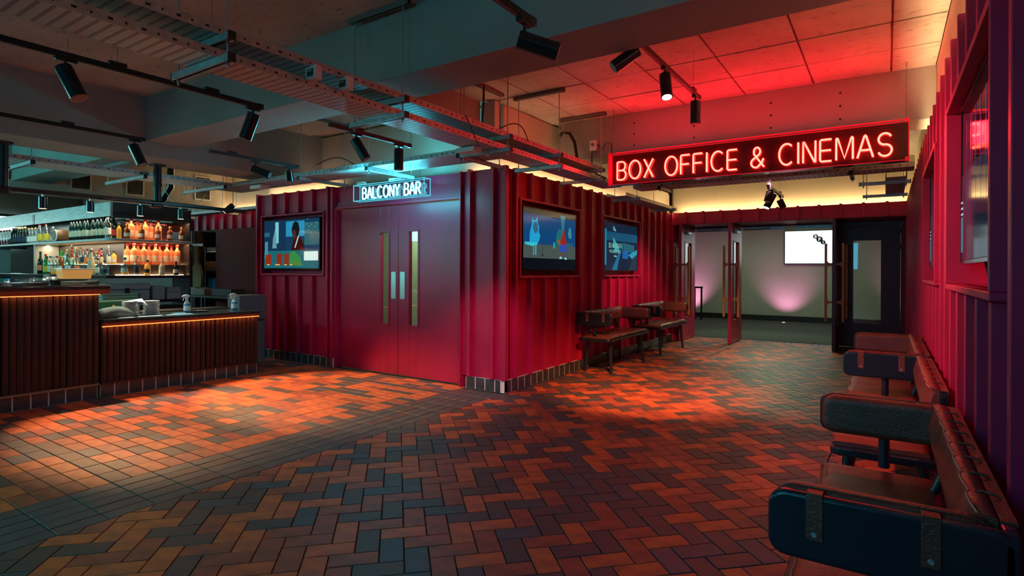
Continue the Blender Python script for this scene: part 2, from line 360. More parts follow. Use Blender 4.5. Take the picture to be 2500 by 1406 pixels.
# stack-bond pavers beside the bar
cells=[]
for i in range(0,34):
    for j in range(-14,36):
        x=-4.375-.125-.25*i; y=1.2-.0625+.125*j
        if x<-7.36 and y<4.7: continue
        if x<-9.5 : continue
        if y>5.58 and x>-8.9: continue
        if y>6.8: continue
        cells.append((x,y,0,.125,.0625,None))
brickset('paver', cells, (46,20,14,20), 300, 3)
cells=[(-4.3125+.125*i, 1.075+.25*j, 0, .0625,.125,None) for i in range(5) for j in range(-7,18)]
brickset('border_brick', cells, (0,0,86,14), 300, 5)
def clip(poly, fn):
    """keep the part of a convex outline where fn(x,y)=a*x+b*y+c >= 0"""
    out=[]
    for i in range(len(poly)):
        p,q=poly[i],poly[(i+1)%len(poly)]; a,b=fn(*p),fn(*q)
        if a>=0: out.append(p)
        if (a>=0)!=(b>=0):
            t=a/(a-b); out.append((p[0]+(q[0]-p[0])*t, p[1]+(q[1]-p[1])*t))
    return out
cells=[]; c_=.125; r2=sqrt(.5)
for i in range(-110,120):
    for j in range(-60,140):
        m=(i+j)%4
        if m==0: uu,vv,hu,hv=.04+i*c_+c_, j*c_+c_/2, c_, c_/2
        elif m==2: uu,vv,hu,hv=.04+i*c_+c_/2, j*c_+c_, c_/2, c_
        else: continue
        x=(uu-vv)*r2; y=(uu+vv)*r2
        if x<-4.0 or x>.55 or y<-1.6 or y>12.9: continue
        if y>2.2 and x>.45: continue
        if y>7.5 and x<-3.75: continue
        cor=[]
        for a,b in ((-1,-1),(1,-1),(1,1),(-1,1)):
            U=uu+a*(hu-.0032); V=vv+b*(hv-.0032); cor.append(((U-V)*r2,(U+V)*r2))
        xs=[p[0] for p in cor]; ys=[p[1] for p in cor]
        if max(xs)<-3.745 or max(ys)<-1.5 or min(ys)>12.64: continue
        if min(xs)<-3.747 or max(ys)>12.64:
            cor=clip(clip(cor, lambda X,Y:X+3.747), lambda X,Y:12.64-Y)
            if len(cor)<3: continue
            ar=abs(sum(cor[k][0]*cor[(k+1)%len(cor)][1]-cor[(k+1)%len(cor)][0]*cor[k][1] for k in range(len(cor))))/2
            if ar<.0008: continue
            x=sum(p[0] for p in cor)/len(cor); y=sum(p[1] for p in cor)/len(cor)
            cells.append((x,y,0,0,0,cor))
        else:
            cells.append((x,y,pi/4,hu,hv,None))
brickset('herringbone_brick', cells, (30,26,16,28), 300, 11)
# soldier course against the carpet
cells=[(-3.75+.0625+.125*i,12.77,0,.0625,.125,None) for i in range(33)]
brickset('edging_brick', cells, (0,10,60,30), 300, 12)
struct('floor', MB().box(-9,3,12.93,18.6,-.2,.004), 'carpet')
# ================================================================== CEILING
ceil=struct('ceiling', MB().box(-20,.7,-5,12.6,3.535,3.8), 'concrete')
# board-marked slab panels of the bay over the lobby, each with its own joint
xs=[-3.93,-3.45,-2.76,-2.07,-1.37,-.67,.03,.40]; ys=[3.7,4.21,4.89,5.57,6.25,6.94]
for i in range(len(xs)-1):
    for j in range(len(ys)-1):
        g=.009; z=3.5+random.uniform(-.004,.004)
        obj('slab_panel', MB().box(xs[i]+g,xs[i+1]-g,ys[j]+g,ys[j+1]-g,z,3.535), 'concrete', ceil)
# slab elsewhere
for (x0,x1,y0,y1) in ((-7.37,.4,-5,3.2),(-7.37,-3.79,3.7,5.5),(-3.79,.4,7.44,12.1),(-20,-8,-5,3.2),(-20,-8,3.7,6.8)):
    obj('slab_panel', MB().box(x0,x1,y0,y1,3.5,3.535), 'concrete', ceil)
beams=[('y',-8.0,-7.37,-5,6.8,2.80),('x',-7.37,.4,3.2,3.7,2.975),('x',-3.80,.4,6.94,7.44,2.975),('x',-20,-8.0,3.2,3.7,2.90),('y',-4.3,-4.12,3.7,5.5,2.975),('y',-12.6,-12.0,-5,6.8,2.80)]
for k,x0,x1,y0,y1,z in beams:
    obj('beam', MB().box(x0,x1,y0,y1,z,3.535), 'concrete_beam', ceil, bevel=.008)
# shutter tie holes in the beam over the sign
for x in (-2.72,-1.96,-1.10,-.42):
    for z in (3.08,3.22,3.36):
        obj('tie_hole', MB().cyl((x,6.9385,z),(x,6.9405,z),.012,n=10), 'black', ceil)
# ================================================================== CLAD WALLS
PITCH=.35
def clad(name, axis, a0, a1, plane, out, z0, z1, fins, openings=(), back=.10, m='crimson', tiles=None, finw=.045, depth=.062, ends=True):
    """ribbed wall. axis: direction it runs ('x' or 'y'); plane: coordinate of its panels; out: +1/-1, the side it faces"""
    def bx(mb,a,b,d0,d1,z_0,z_1):
        p,q=plane+out*d0, plane+out*d1
        return mb.box(a,b,p,q,z_0,z_1) if axis=='x' else mb.box(p,q,a,b,z_0,z_1)
    core=bx(MB(),a0,a1,-back-.02,-back,z0,z1)
    w=struct(name,core,m)
    cuts=sorted(set([a0,a1]+[f for f in fins if a0<f<a1]))
    for a,b in zip(cuts,cuts[1:]):
        mb=MB(); pts=sorted(set([a,b]+[q for o in openings for q in o[:2] if a<q<b]))
        for p,q in zip(pts,pts[1:]):
            mid=(p+q)/2; op=[o for o in openings if o[0]<=mid<=o[1]]
            if op:
                o=op[0]
                if o[2]>z0: bx(mb,p+.0005,q-.0005,-.02,0,z0,o[2])
                if o[3]<z1: bx(mb,p+.0005,q-.0005,-.02,0,o[3],z1)
            else: bx(mb,p+.0005,q-.0005,-.02,0,z0,z1)
        if mb.v: obj('panel',mb,m,w)
    for f in fins:
        op=[o for o in openings if o[0]-.01<=f<=o[1]+.01]
        if op:
            o=op[0]
            if o[2]-z0>.02: obj('rib',bx(MB(),f-finw/2,f+finw/2,.0005,depth,z0,o[2]-.035),m,w,bevel=.003,seg=1)
            if z1-o[3]>.02: obj('rib',bx(MB(),f-finw/2,f+finw/2,.0005,depth,o[3]+.035,z1),m,w,bevel=.003,seg=1)
        else: obj('rib',bx(MB(),f-finw/2,f+finw/2,.0005,depth,z0,z1+.012),m,w,bevel=.003,seg=1)
    for o in openings:   # box lining and projecting frame round each screen recess
        a,b,c,d=o; t=.028; fr=MB()
        for (p,q,r,s_) in ((a-t,b+t,c-t,c),(a-t,b+t,d,d+t),(a-t,a,c,d),(b,b+t,c,d)): bx(fr,p,q,-back,depth+.012,r,s_)
        obj('recess_frame',fr,m,w,bevel=.003,seg=1)
    if tiles:
        t0,t1,h=tiles; n=max(1,round(abs(t1-t0)/.15)); st=(t1-t0)/n
        obj('grout_bed',bx(MB(),t0,t1,-.02,.0375,0,h-.003),'grout',w)
        for i in range(n):
            obj('tile',bx(MB(),t0+i*st+.006,t0+(i+1)*st-.006,.028,.040,.002,h),'tile',w,bevel=.002,seg=1)
    return w
# the middle block: bench wall (faces the lobby), pier and left bay (face the camera)
finsM=[5.75+PITCH*i for i in range(17)]
wall_mid=clad('wall_middle','y',5.56,11.80,-3.80,+1,.145,2.685,finsM,[(5.83,7.41,1.39,2.32),(8.25,9.82,1.39,2.32)],tiles=(5.52,11.80,.143))
wall_pier=clad('wall_pier','x',-4.43,-3.80,5.565,-1,.145,2.685,[-4.295,-3.945],tiles=(-4.345,-3.76,.143))
post=MB().box(-3.80,-3.738,5.503,5.565,.145,2.697); obj('corner_post',post,'crimson',wall_pier,bevel=.002)
obj('end_post',MB().box(-4.445,-4.43,5.51,5.80,0,2.685),'crimson',wall_pier)
wall_left=clad('wall_left','x',-8.75,-6.86,5.565,-1,.145,2.685,[-8.36,-8.02,-7.68,-7.34,-6.98],[(-8.61,-7.06,1.39,2.31)],tiles=(-8.75,-6.85,.143))
obj('end_post',MB().box(-8.79,-8.75,5.503,5.62,0,2.70),'crimson',wall_left); obj('end_post',MB().box(-6.90,-6.855,5.51,5.75,0,2.685),'crimson',wall_left)
obj('return_panel',MB().box(-8.79,-8.75,5.62,6.80,0,2.685),'crimson',wall_left)
# header over the double doors
hd=MB().box(-6.86,-4.43,5.60,5.75,2.37,2.685); wall_head=struct('wall_door_head',hd,'crimson')
obj('architrave',MB().box(-6.86,-4.43,5.545,5.60,2.352,2.385),'crimson',wall_head,bevel=.003)
obj('fascia_board',MB().box(-6.86,-4.43,5.575,5.60,2.385,2.45),'crimson',wall_head)
obj('architrave',MB().box(-6.855,-6.82,5.545,5.68,0,2.352),'crimson',wall_head,bevel=.003)
# plaster wall standing on the block and the LED tape that washes it
pw=MB().box(-8.75,-4.14,5.72,5.80,2.60,3.5).box(-3.98,-3.94,5.74,12.1,2.60,3.5).box(-4.14,-3.94,5.55,5.66,2.95,3.5).box(-4.14,-3.94,5.68,5.74,2.60,2.95)
struct('wall_upper_block',pw,'plaster')
def tape(name,x0,x1,y0,y1,z0,z1,m='led_warm',parent=None,**k): return obj(name,MB().box(x0,x1,y0,y1,z0,z1),m,parent,**k)
tape('light_tape',-8.72,-6.95,5.60,5.61,2.655,2.675,m='led_mid',parent=wall_left)
tape('light_tape',-4.40,-3.86,5.60,5.61,2.655,2.675,m='led_mid',parent=wall_pier)
tape('light_tape',-3.848,-3.838,5.60,11.8,2.655,2.675,m='led_mid',parent=wall_mid)
# far wall with its header, doorways and plaster above
wall_far=clad('wall_far','x',-3.80,.34,11.865,-1,2.44,2.685,[-3.50+PITCH*i for i in range(11)],back=.03,m='crimson')
obj('head_soffit',MB().box(-3.80,.34,11.87,12.93,2.43,2.46),'maroon',wall_far)
obj('door_frame',MB().box(-3.74,-3.68,12.82,12.93,0,2.43).box(.215,.34,12.80,12.93,0,2.43).box(-2.73,-2.70,12.84,12.93,0,2.43).box(-.83,-.79,12.84,12.93,0,2.43).box(-3.74,.34,12.86,12.93,2.40,2.43),'maroon',wall_far)
obj('side_return',MB().box(-3.80,-3.74,11.80,12.93,0,2.43),'crimson',wall_far)
tape('light_tape',-3.7,.3,11.95,11.965,2.672,2.684,m='led_far',parent=wall_far)
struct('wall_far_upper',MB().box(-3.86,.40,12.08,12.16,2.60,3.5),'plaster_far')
# right wall
wall_right=clad('wall_right','y',-1.0,12.85,.34,-1,0,2.685,[3.44-PITCH*12+PITCH*i for i in range(39)],[(2.33,3.88,1.39,2.31),(4.80,6.34,1.39,2.31)],back=.12)
tape('light_tape',.388,.398,1.0,12.0,2.565,2.585,parent=wall_right)
struct('wall_right_upper',MB().box(.40,.48,-5,12.1,2.60,3.5),'plaster')
# inner foyer beyond the doors
wr=struct('wall_rear',MB().box(-9,3,18.35,18.45,0,3.4),'plaster_foyer')
struct('baseboard_rear',MB().box(-9,3,18.31,18.35,0,.16),'dark_wood',bevel=.003)
struct('ceiling',MB().box(-9,3,12.93,18.5,3.2,3.3),'plaster_foyer')
struct('trim_1',MB().box(-9,3,18.28,18.35,2.80,2.95),'maroon')
struct('wall_foyer_left',MB().box(-9.1,-9,12.93,18.45,0,3.2),'plaster_foyer')
struct('wall_foyer_right',MB().box(3,3.1,12.93,18.45,0,3.2),'plaster_foyer')
struct('wall_foyer_front',MB().box(.345,3,12.86,12.93,0,3.2).box(-9,-3.745,12.86,12.93,0,3.2).box(-3.745,.345,12.86,12.93,2.47,3.2),'plaster_foyer')
# service wall behind the bar: ribbed fascia over a flush panel and a dark recess
wall_service=clad('wall_service','x',-13.75,-8.79,6.86,-1,2.335,2.685,[-8.95-PITCH*i for i in range(14)],back=.02)
obj('flush_panel',MB().box(-12.52,-8.79,6.88,6.93,0,2.335),mat('matt_crimson_panel',(.22,.010,.035),rough=.6,spec=.2),wall_service)
obj('recess_back',MB().box(-13.4,-12.52,7.5,7.55,0,2.335).box(-13.45,-13.4,6.9,7.55,0,2.335).box(-12.52,-12.48,6.94,7.55,0,2.335),'dark_wood',wall_service)
obj('column_face',MB().box(-13.75,-13.42,6.80,6.86,0,2.335),'shelf_edge',wall_service)
struct('wall_service_upper',MB().box(-20,-8.75,6.94,7.0,2.60,3.5),'plaster')
tape('light_tape',-12.6,-9.0,6.905,6.925,2.689,2.70,parent=wall_service)
struct('wall_west',MB().box(-20,-19.9,-5,6.94,0,3.5),'concrete_beam')
struct('wall_service_left',MB().box(-20,-13.75,6.9,7.0,0,2.60),'concrete_beam')
# ================================================================== DOORS
def leaf_mesh(w,h,t,win,z0=.012):
    a,b,c,d=win; mb=MB()
    mb.box(0,a,0,t,z0,h).box(b,w,0,t,z0,h).box(a,b,0,t,z0,c).box(a,b,0,t,d,h); return mb
def leaf(name,w,h,t,win,mat_,loc,rz,label=None,bead='crimson_door'):
    o=obj(name,leaf_mesh(w,h,t,win),mat_,None,bevel=.002,seg=1); o['kind']='structure'; o.location=loc; o.rotation_euler=(0,0,rz)
    a,b,c,d=win; s=.022; g=MB()
    for y0,y1 in ((-.008,0),(t,t+.008)):
        g.box(a-s,a+.004,y0,y1,c-s,d+s).box(b-.004,b+s,y0,y1,c-s,d+s).box(a+.004,b-.004,y0,y1,c-s,c+.004).box(a+.004,b-.004,y0,y1,d-.004,d+s)
    obj('glazing_bead',g,bead,o)
    obj('vision_glass',MB().box(a,b,t/2-.003,t/2+.003,c,d),'glass',o); return o
d1=leaf('door_1',1.212,2.345,.05,(.862,1.030,.70,1.98),'crimson_door',(-6.816,5.615,0),0)
d2=leaf('door_2',1.136,2.345,.05,(.196,.364,.70,1.98),'crimson_door',(-5.598,5.615,0),0)
for d,x in ((d1,1.084),(d2,.036)):
    pp=MB().box(x,x+.09,-.006,0,1.055,1.43); obj('push_plate',pp,'steel',d,bevel=.002)
    sc=MB()
    for u in (.012,.078):
        for z in (1.068,1.417): sc.cyl((x+u,-.008,z),(x+u,-.006,z),.004,n=8)
    obj('screw',sc,'galv_dull',d)
struct('wall_corridor',MB().box(-8.6,-3.95,6.75,6.79,0,2.6),'plaster_foyer')
area('corridor_light',(-5.6,6.3,2.45),(-5.6,6.5,0),1.6,.3,45,(0.55,1.0,0.50))
def handle(parent,x,t,z0=.54,z1=1.98,off=.11):
    for side in (-1,1):
        y=(-off if side<0 else t+off); f=(0 if side<0 else t)
        hb=MB().box(x-.024,x+.024,y-.020,y+.020,z0,z1)
        o=obj('pull_handle',hb,'oak',parent,bevel=.004)
        for z in (.90,1.60):
            prof=[(f,z-.022),(f,z+.022),(f+side*.045,z+.020),(f+side*.075,z+.032),(f+side*(off-.012),z+.085),(f+side*(off-.012),z-.085),(f+side*.075,z-.032),(f+side*.045,z-.020)]
            obj('bracket',MB().prism(prof,'x',x-.016,x+.016),'oak',o,bevel=.003,seg=1)
WIN=(.30,.76,.47,2.07)
def far_leaf(name,loc,rz,mt,mirror=False):
    o=leaf(name,1.00,2.425,.055,WIN,mt,loc,rz,bead=mt)
    handle(o,.86,.055)
    hg=MB()
    for z in (.35,1.95,2.25): hg.cyl((0,-.004,z-.06),(0,-.004,z+.06),.008,n=8)
    obj('hinge',hg,'steel',o); return o
# hinge side at x=0 of each leaf; opened leaves stand square into the lobby
def closer(o,y,x0=.45):
    obj('door_closer',MB().box(x0,x0+.24,y,y+.05,2.24,2.30).cyl((x0+.05,y+.025,2.27),(x0-.35,y+.02,2.31),.008,n=6),'steel',o,bevel=.006)
d3=far_leaf('door_3',(-3.625,12.78,0),-pi/2,'crimson_door'); closer(d3,-.05) if False else None
d4=far_leaf('door_4',(-2.64,12.78,0),-pi/2,'crimson_door')
d5=far_leaf('door_5',(-.83,12.78,0),-pi/2,'shaded_door')
d6=far_leaf('door_6',(.21,12.87,0),pi,'shaded_door')
for o in (d3,d4): obj('door_closer',MB().box(.45,.69,.056,.11,2.24,2.30),'steel',o,bevel=.008); 
for o in (d3,d4,d5): obj('closer_arm',MB().tube([(.5,.085,2.31),(.30,.30,2.33),(.02,.62,2.36)],.009),'galv',o)
# panic hardware rails under the head, seen through the openings
for k,(x0,x1) in enumerate(((-3.55,-2.80),(-2.55,-1.75),(-1.55,-.92))):
    t=obj('overhead_closer',MB().box(x0,x1,12.80,12.86,2.33,2.40),'galv',None,bevel=.006)
    tag(t,['steel overhead closer rail in the left-hand far doorway','steel overhead closer rail at the left of the wide far doorway','steel overhead closer rail at the right of the wide far doorway'][k],'door closer','overhead closers of the far doors')
# foyer furniture beyond the doors
t=thing('barrier_frame','black metal barrier frame standing in the pink-lit inner foyer','barrier',(-5.4,17.45,0))
obj('top_rail',MB().box(-1.2,.76,-.03,.03,.95,1.0),'black',t,bevel=.004)
for x in (.70,.50,-1.1): obj('leg',MB().box(x,x+.045,-.025,.025,.004,.95),'black',t)
obj('bottom_rail',MB().box(-1.2,.76,-.02,.02,.16,.20),'black',t)
for i,(ux) in enumerate((-2.45,-5.3,.7)):
    t=thing('floor_uplighter',['round floor uplighter casting the pink glow in the middle of the rear foyer wall','round floor uplighter behind the black barrier frame, washing the wall pink','round floor uplighter behind the closed glazed door, washing the wall pink'][i],'lamp',(ux,17.75,.004),0,'pink floor uplighters')
    obj('rim',MB().lathe([(.075,0),(.075,.012),(.055,.014)]),'steel',t); obj('lens',MB().lathe([(.054,.010),(.03,.016),(0,.018)]),emis('pink_lens',(1,.55,.75),4),t)
# ================================================================== SCREENS
def flat(poly,y,m,parent,name='picture_area'):
    mb=MB(); n=len(poly); mb.add([(p[0],y,p[1]) for p in poly],[tuple(range(n))]); return obj(name,mb,m,parent)
PC={}
def pix(col,e=.6):
    e*=.8
    k=(tuple(round(c,3) for c in col),round(e,2))
    if k not in PC: PC[k]=mat('picture',tuple(c*.02 for c in col),rough=.10,spec=.25,emit=col,estr=e)
    return PC[k]
def text(name,s,size,m,parent,loc,rot=(pi/2,0,0),extr=0.0,align='CENTER',sx=1.0):
    c=bpy.data.curves.new(name,'FONT'); c.body=s; c.size=size; c.align_x=align; c.extrude=extr
    o=bpy.data.objects.new(name,c); COL.objects.link(o); bpy.context.view_layer.update()
    me=bpy.data.meshes.new_from_object(o.evaluated_get(bpy.context.evaluated_depsgraph_get())); bpy.data.objects.remove(o); bpy.data.curves.remove(c)
    me.materials.clear(); me.materials.append(M[m] if isinstance(m,str) else m)
    q=bpy.data.objects.new(name,me); COL.objects.link(q); q.parent=parent; q.location=loc; q.rotation_euler=rot; q.scale=(sx,1,1); return q
def tv(label,loc,rz,w=1.44,h=.80,depth=.05):
    t=thing('television',label,'television',loc,rz,'wall screens')
    obj('casing',MB().box(-w/2,w/2,0,depth,-h/2,h/2),'satin_black',t,bevel=.004)
    obj('bezel',MB().box(-w/2,w/2,-.006,0,-h/2,-h/2+.016).box(-w/2,w/2,-.006,0,h/2-.014,h/2).box(-w/2,-w/2+.014,-.006,0,-h/2+.016,h/2-.014).box(w/2-.014,w/2,-.006,0,-h/2+.016,h/2-.014),'satin_black',t)
    obj('screen',MB().box(-w/2+.014,w/2-.014,-.002,0,-h/2+.016,h/2-.014),'screen_glass',t)
    obj('wall_bracket',MB().box(-.25,.25,depth,depth+.12,-.15,.15),'black',t)
    obj('cable',MB().tube([(-.08,.03,-h/2),(-.02,.03,-h/2-.05),(.05,.03,-h/2-.045),(.12,.03,-h/2)],.005),'black',t)
    return t
def R4(x0,x1,z0,z1): return [(x0,z0),(x1,z0),(x1,z1),(x0,z1)]
# left-bay screen: a man in a dark suit in a blue room, bar glow over the foot of the picture
t1=tv('television left of the crimson double doors, showing a suited man in a blue-lit room',(-7.86,5.515,1.855),0)
for poly,c,e,dz in (
 (R4(-.70,.70,-.38,.385),(.010,.06,.14),.9,1),(R4(-.12,.35,.12,.36),(.03,.42,.72),.8,2),(R4(.35,.70,-.02,.33),(.06,.30,.36),.5,2),
 (R4(-.70,-.12,-.10,.38),(.01,.05,.12),.8,2),(R4(-.40,-.31,.02,.36),(.30,.85,.95),.8,3),(R4(-.70,-.55,.13,.20),(.03,.18,.32),.8,3),
 (R4(-.68,-.60,-.22,.05),(.15,.50,.62),.6,3),(R4(-.70,.68,-.38,-.10),(.02,.20,.24),.8,2),
 ([(.02,-.10),(.08,.10),(.16,.14),(.26,.10),(.34,-.02),(.36,-.10)],(.10,.012,.010),.5,4),
 ([(.05,.14),(.03,.24),(.07,.33),(.13,.36),(.20,.33),(.23,.22),(.20,.13),(.12,.09)],(.012,.014,.018),.6,5),
 ([(.06,.12),(.07,.22),(.12,.22),(.15,.12),(.11,.06)],(.22,.05,.035),.5,6),
 ([(.10,-.06),(.13,-.06),(.22,.12),(.19,.13)],(.55,.75,.85),.9,6),
 ([(-.48,-.06),(-.46,.10),(-.40,.26),(-.37,.10),(-.36,-.06)],(.25,.62,.72),.6,4),
 ([(-.02,-.34),(-.02,-.13),(.10,-.11),(.24,-.20),(.30,-.34)],(.08,.50,.12),.6,4),
 (R4(.34,.68,-.26,-.12),(.75,.98,.90),1.1,4),(R4(-.66,-.50,-.32,-.16),(.55,.05,.02),.6,4),(R4(-.36,-.22,-.33,-.15),(.50,.05,.02),.6,4),
 (R4(-.16,-.04,-.33,-.15),(.50,.06,.02),.6,4),(R4(.10,.20,-.33,-.28),(.30,.35,.05),.6,5)):
    flat(poly,-.0022-.0005*dz,pix(c,e),t1)
for x in (-.58,-.36,-.30,-.12,.02): flat([(x+.035*cos(a*pi/4),-.325+.010*sin(a*pi/4)) for a in range(8)],-.0075,pix((1,.50,.12),1.2),t1)
for x,z in ((.40,.30),(.46,.26),(.52,.29),(.60,.25),(.44,.20),(.63,.31),(.50,.17),(.42,.37)): flat(R4(x,x+.012,z,z+.008),-.0060,pix((.8,1,1),1.3),t1)
# first bench-wall screen: a cartoon stage scene
t2=tv('television on the ribbed bench wall nearer the corner, showing a blue cartoon stage scene',(-3.755,6.61,1.855),pi/2)
for poly,c,e,dz in (
 (R4(-.70,.70,-.23,.32),(.006,.07,.22),1.0,1),(R4(-.70,.70,.30,.385),(.10,.095,.08),.5,1),(R4(-.70,.70,-.24,-.06),(.09,.13,.12),.8,2),(R4(-.70,.70,-.385,-.24),(.006,.010,.018),.6,2),
 ([(-.56,-.06),(-.55,.08),(-.50,.20),(-.50,.28),(-.47,.24),(-.40,.25),(-.37,.30),(-.36,.22),(-.32,.17),(-.33,.10),(-.29,.05),(-.33,-.02),(-.36,-.06)],(.02,.46,.85),.9,3),
 ([(-.44,.08),(-.48,.14),(-.46,.21),(-.40,.23),(-.35,.19),(-.35,.12),(-.39,.08)],(.04,.16,.26),.9,4),
 ([(-.68,-.04),(-.66,-.07),(-.50,-.09),(-.37,-.07),(-.38,-.04)],(.05,.70,.80),.9,4),
 (R4(-.47,-.45,-.20,-.08),(.08,.62,.66),.8,4),(R4(-.42,-.39,-.20,-.08),(.08,.62,.66),.8,4),
 ([(.12,-.06),(.14,.10),(.20,.17),(.27,.17),(.31,.08),(.27,.00),(.28,-.06)],(.02,.25,.30),.7,3),
 ([(.29,.10),(.27,.28),(.24,.36),(.40,.36),(.37,.28),(.35,.10)],(.05,.30,.42),.7,3),
 ([(.50,.06),(.47,.11),(.50,.19),(.53,.22),(.57,.17),(.58,.09),(.56,.05)],(.08,.42,.46),.7,3),
 ([(.28,-.08),(.16,-.01),(.18,.03),(.30,.00)],(.42,.14,.05),.8,4),
 ([(.26,-.14),(.25,.02),(.31,.10),(.33,.18),(.37,.16),(.39,.05),(.43,.00),(.42,-.14)],(.45,.03,.02),.8,5),
 ([(.24,-.04),(.24,-.14),(.34,-.14),(.33,-.04)],(.02,.10,.60),.9,6),([(.36,-.04),(.35,-.14),(.43,-.14),(.43,-.04)],(.02,.10,.60),.9,6),
 (R4(.265,.29,-.22,-.14),(.45,.03,.02),.8,5),(R4(.385,.41,-.22,-.14),(.45,.03,.02),.8,5),
 ([(.22,-.24),(.24,-.20),(.30,-.22),(.29,-.24)],(.30,.80,.85),.9,6),([(.36,-.24),(.38,-.21),(.44,-.23),(.43,-.25)],(.30,.80,.85),.9,6),
 (R4(-.245,-.235,-.19,.08),(.03,.05,.06),.8,5),(R4(-.27,-.21,-.21,-.19),(.03,.05,.06),.8,5),
 (R4(.05,.10,-.10,-.02),(.05,.55,.60),.7,5)): flat(poly,-.0022-.0005*dz,pix(c,e),t2)
for x in (.44,.48,.52,.56,.60): flat(R4(x,x+.012,-.06,-.01),-.0040,pix((.08,.35,.40),.7),t2)
# second bench-wall screen: title card over a bridge
t3=tv('television on the ribbed bench wall farther from the corner, showing a film title in blue',(-3.755,9.03,1.855),pi/2)
for poly,c,e,dz in (
 (R4(-.70,.70,-.385,.385),(.008,.025,.060),.9,1),(R4(-.70,.70,.10,.24),(.01,.12,.24),.8,2),(R4(-.70,-.63,-.30,.28),(.02,.35,.55),.7,3),
 ([(-.32,-.08),(-.32,.14),(-.12,-.02),(-.12,-.08)],(.04,.60,.66),.7,3),(R4(-.37,-.33,-.02,.15),(.10,.60,.70),.7,3),
 ([(-.32,.26),(-.32,.33),(-.24,.26)],(.20,.65,.72),.8,3),(R4(-.37,-.33,.27,.34),(.15,.60,.70),.7,3),
 ([(-.42,-.385),(-.10,-.06),(-.06,-.10),(-.20,-.385)],(.02,.30,.55),.6,2),([(.02,-.19),(.02,-.06),(.28,-.06),(.28,-.19)],(.01,.16,.50),.9,3),
 ([(.28,-.12),(.70,-.02),(.70,-.10),(.46,-.19)],(.04,.50,.75),.7,3),([(.30,-.385),(.50,-.16),(.70,-.10),(.70,-.385)],(.04,.07,.12),.6,2)): flat(poly,-.0022-.0005*dz,pix(c,e),t3)
for i in range(8): flat(R4(.02+.07*i,.045+.07*i,-.05-.006*i,.08-.004*i),-.0042,pix((.06,.55,.72),.7),t3)
tc=pix((.35,.80,.72),.9)
text('title_lettering','SEX AND DEATH',.115,tc,t3,(-.28,-.0055,-.02),sx=.62)
text('title_lettering','WITH A BRITISH ACCENT',.080,tc,t3,(-.28,-.0055,-.105),sx=.52)
flat(R4(-.34,-.22,-.165,-.145),-.0055,tc,t3)
# right-wall screens, dark, seen at a glancing angle
t4=tv('dark television in the recess of the right wall, nearest the camera',(.325,3.08,1.895),-pi/2,1.34,.80)
t5=tv('dark television in the recess of the right wall, farther from the camera',(.325,5.60,1.895),-pi/2,1.36,.80)
for t in (t4,t5):
    flat(R4(-.66,.66,-.38,.05),-.0030,pix((.004,.016,.035),.9),t)
    for i in range(5): flat(R4(-.45+.16*i,-.42+.16*i,-.15,.30),-.0035,pix((.006,.03,.10),.8),t)
    for i,(a,b) in enumerate(((-.66,-.60),(-.66,-.59),(-.66,-.585))): flat(R4(a,b,-.09-.03*i,-.08-.03*i),-.0045,pix((.5,.95,1),.8),t)
    flat(R4(-.66,-.59,-.34,-.16),-.0045,pix((.02,.30,.36),.7),t)
# white screen on the rear foyer wall
t6=thing('television','white-lit television high on the rear foyer wall, with a small dark emblem','television',(-1.66,18.24,2.17),0,'wall screens')
obj('casing',MB().box(-.86,.86,0,.06,-.49,.49),'satin_black',t6,bevel=.004); obj('wall_bracket',MB().box(-.3,.3,.06,.10,-.2,.2),'black',t6)
obj('screen',MB().box(-.83,.83,-.004,0,-.465,.465),emis('white_screen',(.86,1.0,1.0),1.6),t6)
for (x,z,r,ch) in ((-.04,.30,.065,'B'),(.06,.22,.082,'F'),(.15,.13,.062,'I')):
    flat([(x+r*cos(a*pi/10),z+r*sin(a*pi/10)) for a in range(20)],-.0055,'black',t6,'emblem_disc')
    text('emblem_letter',ch,r*1.7,emis('emblem_white',(.9,1,1),1.5),t6,(x,-.0070,z-r*.6))
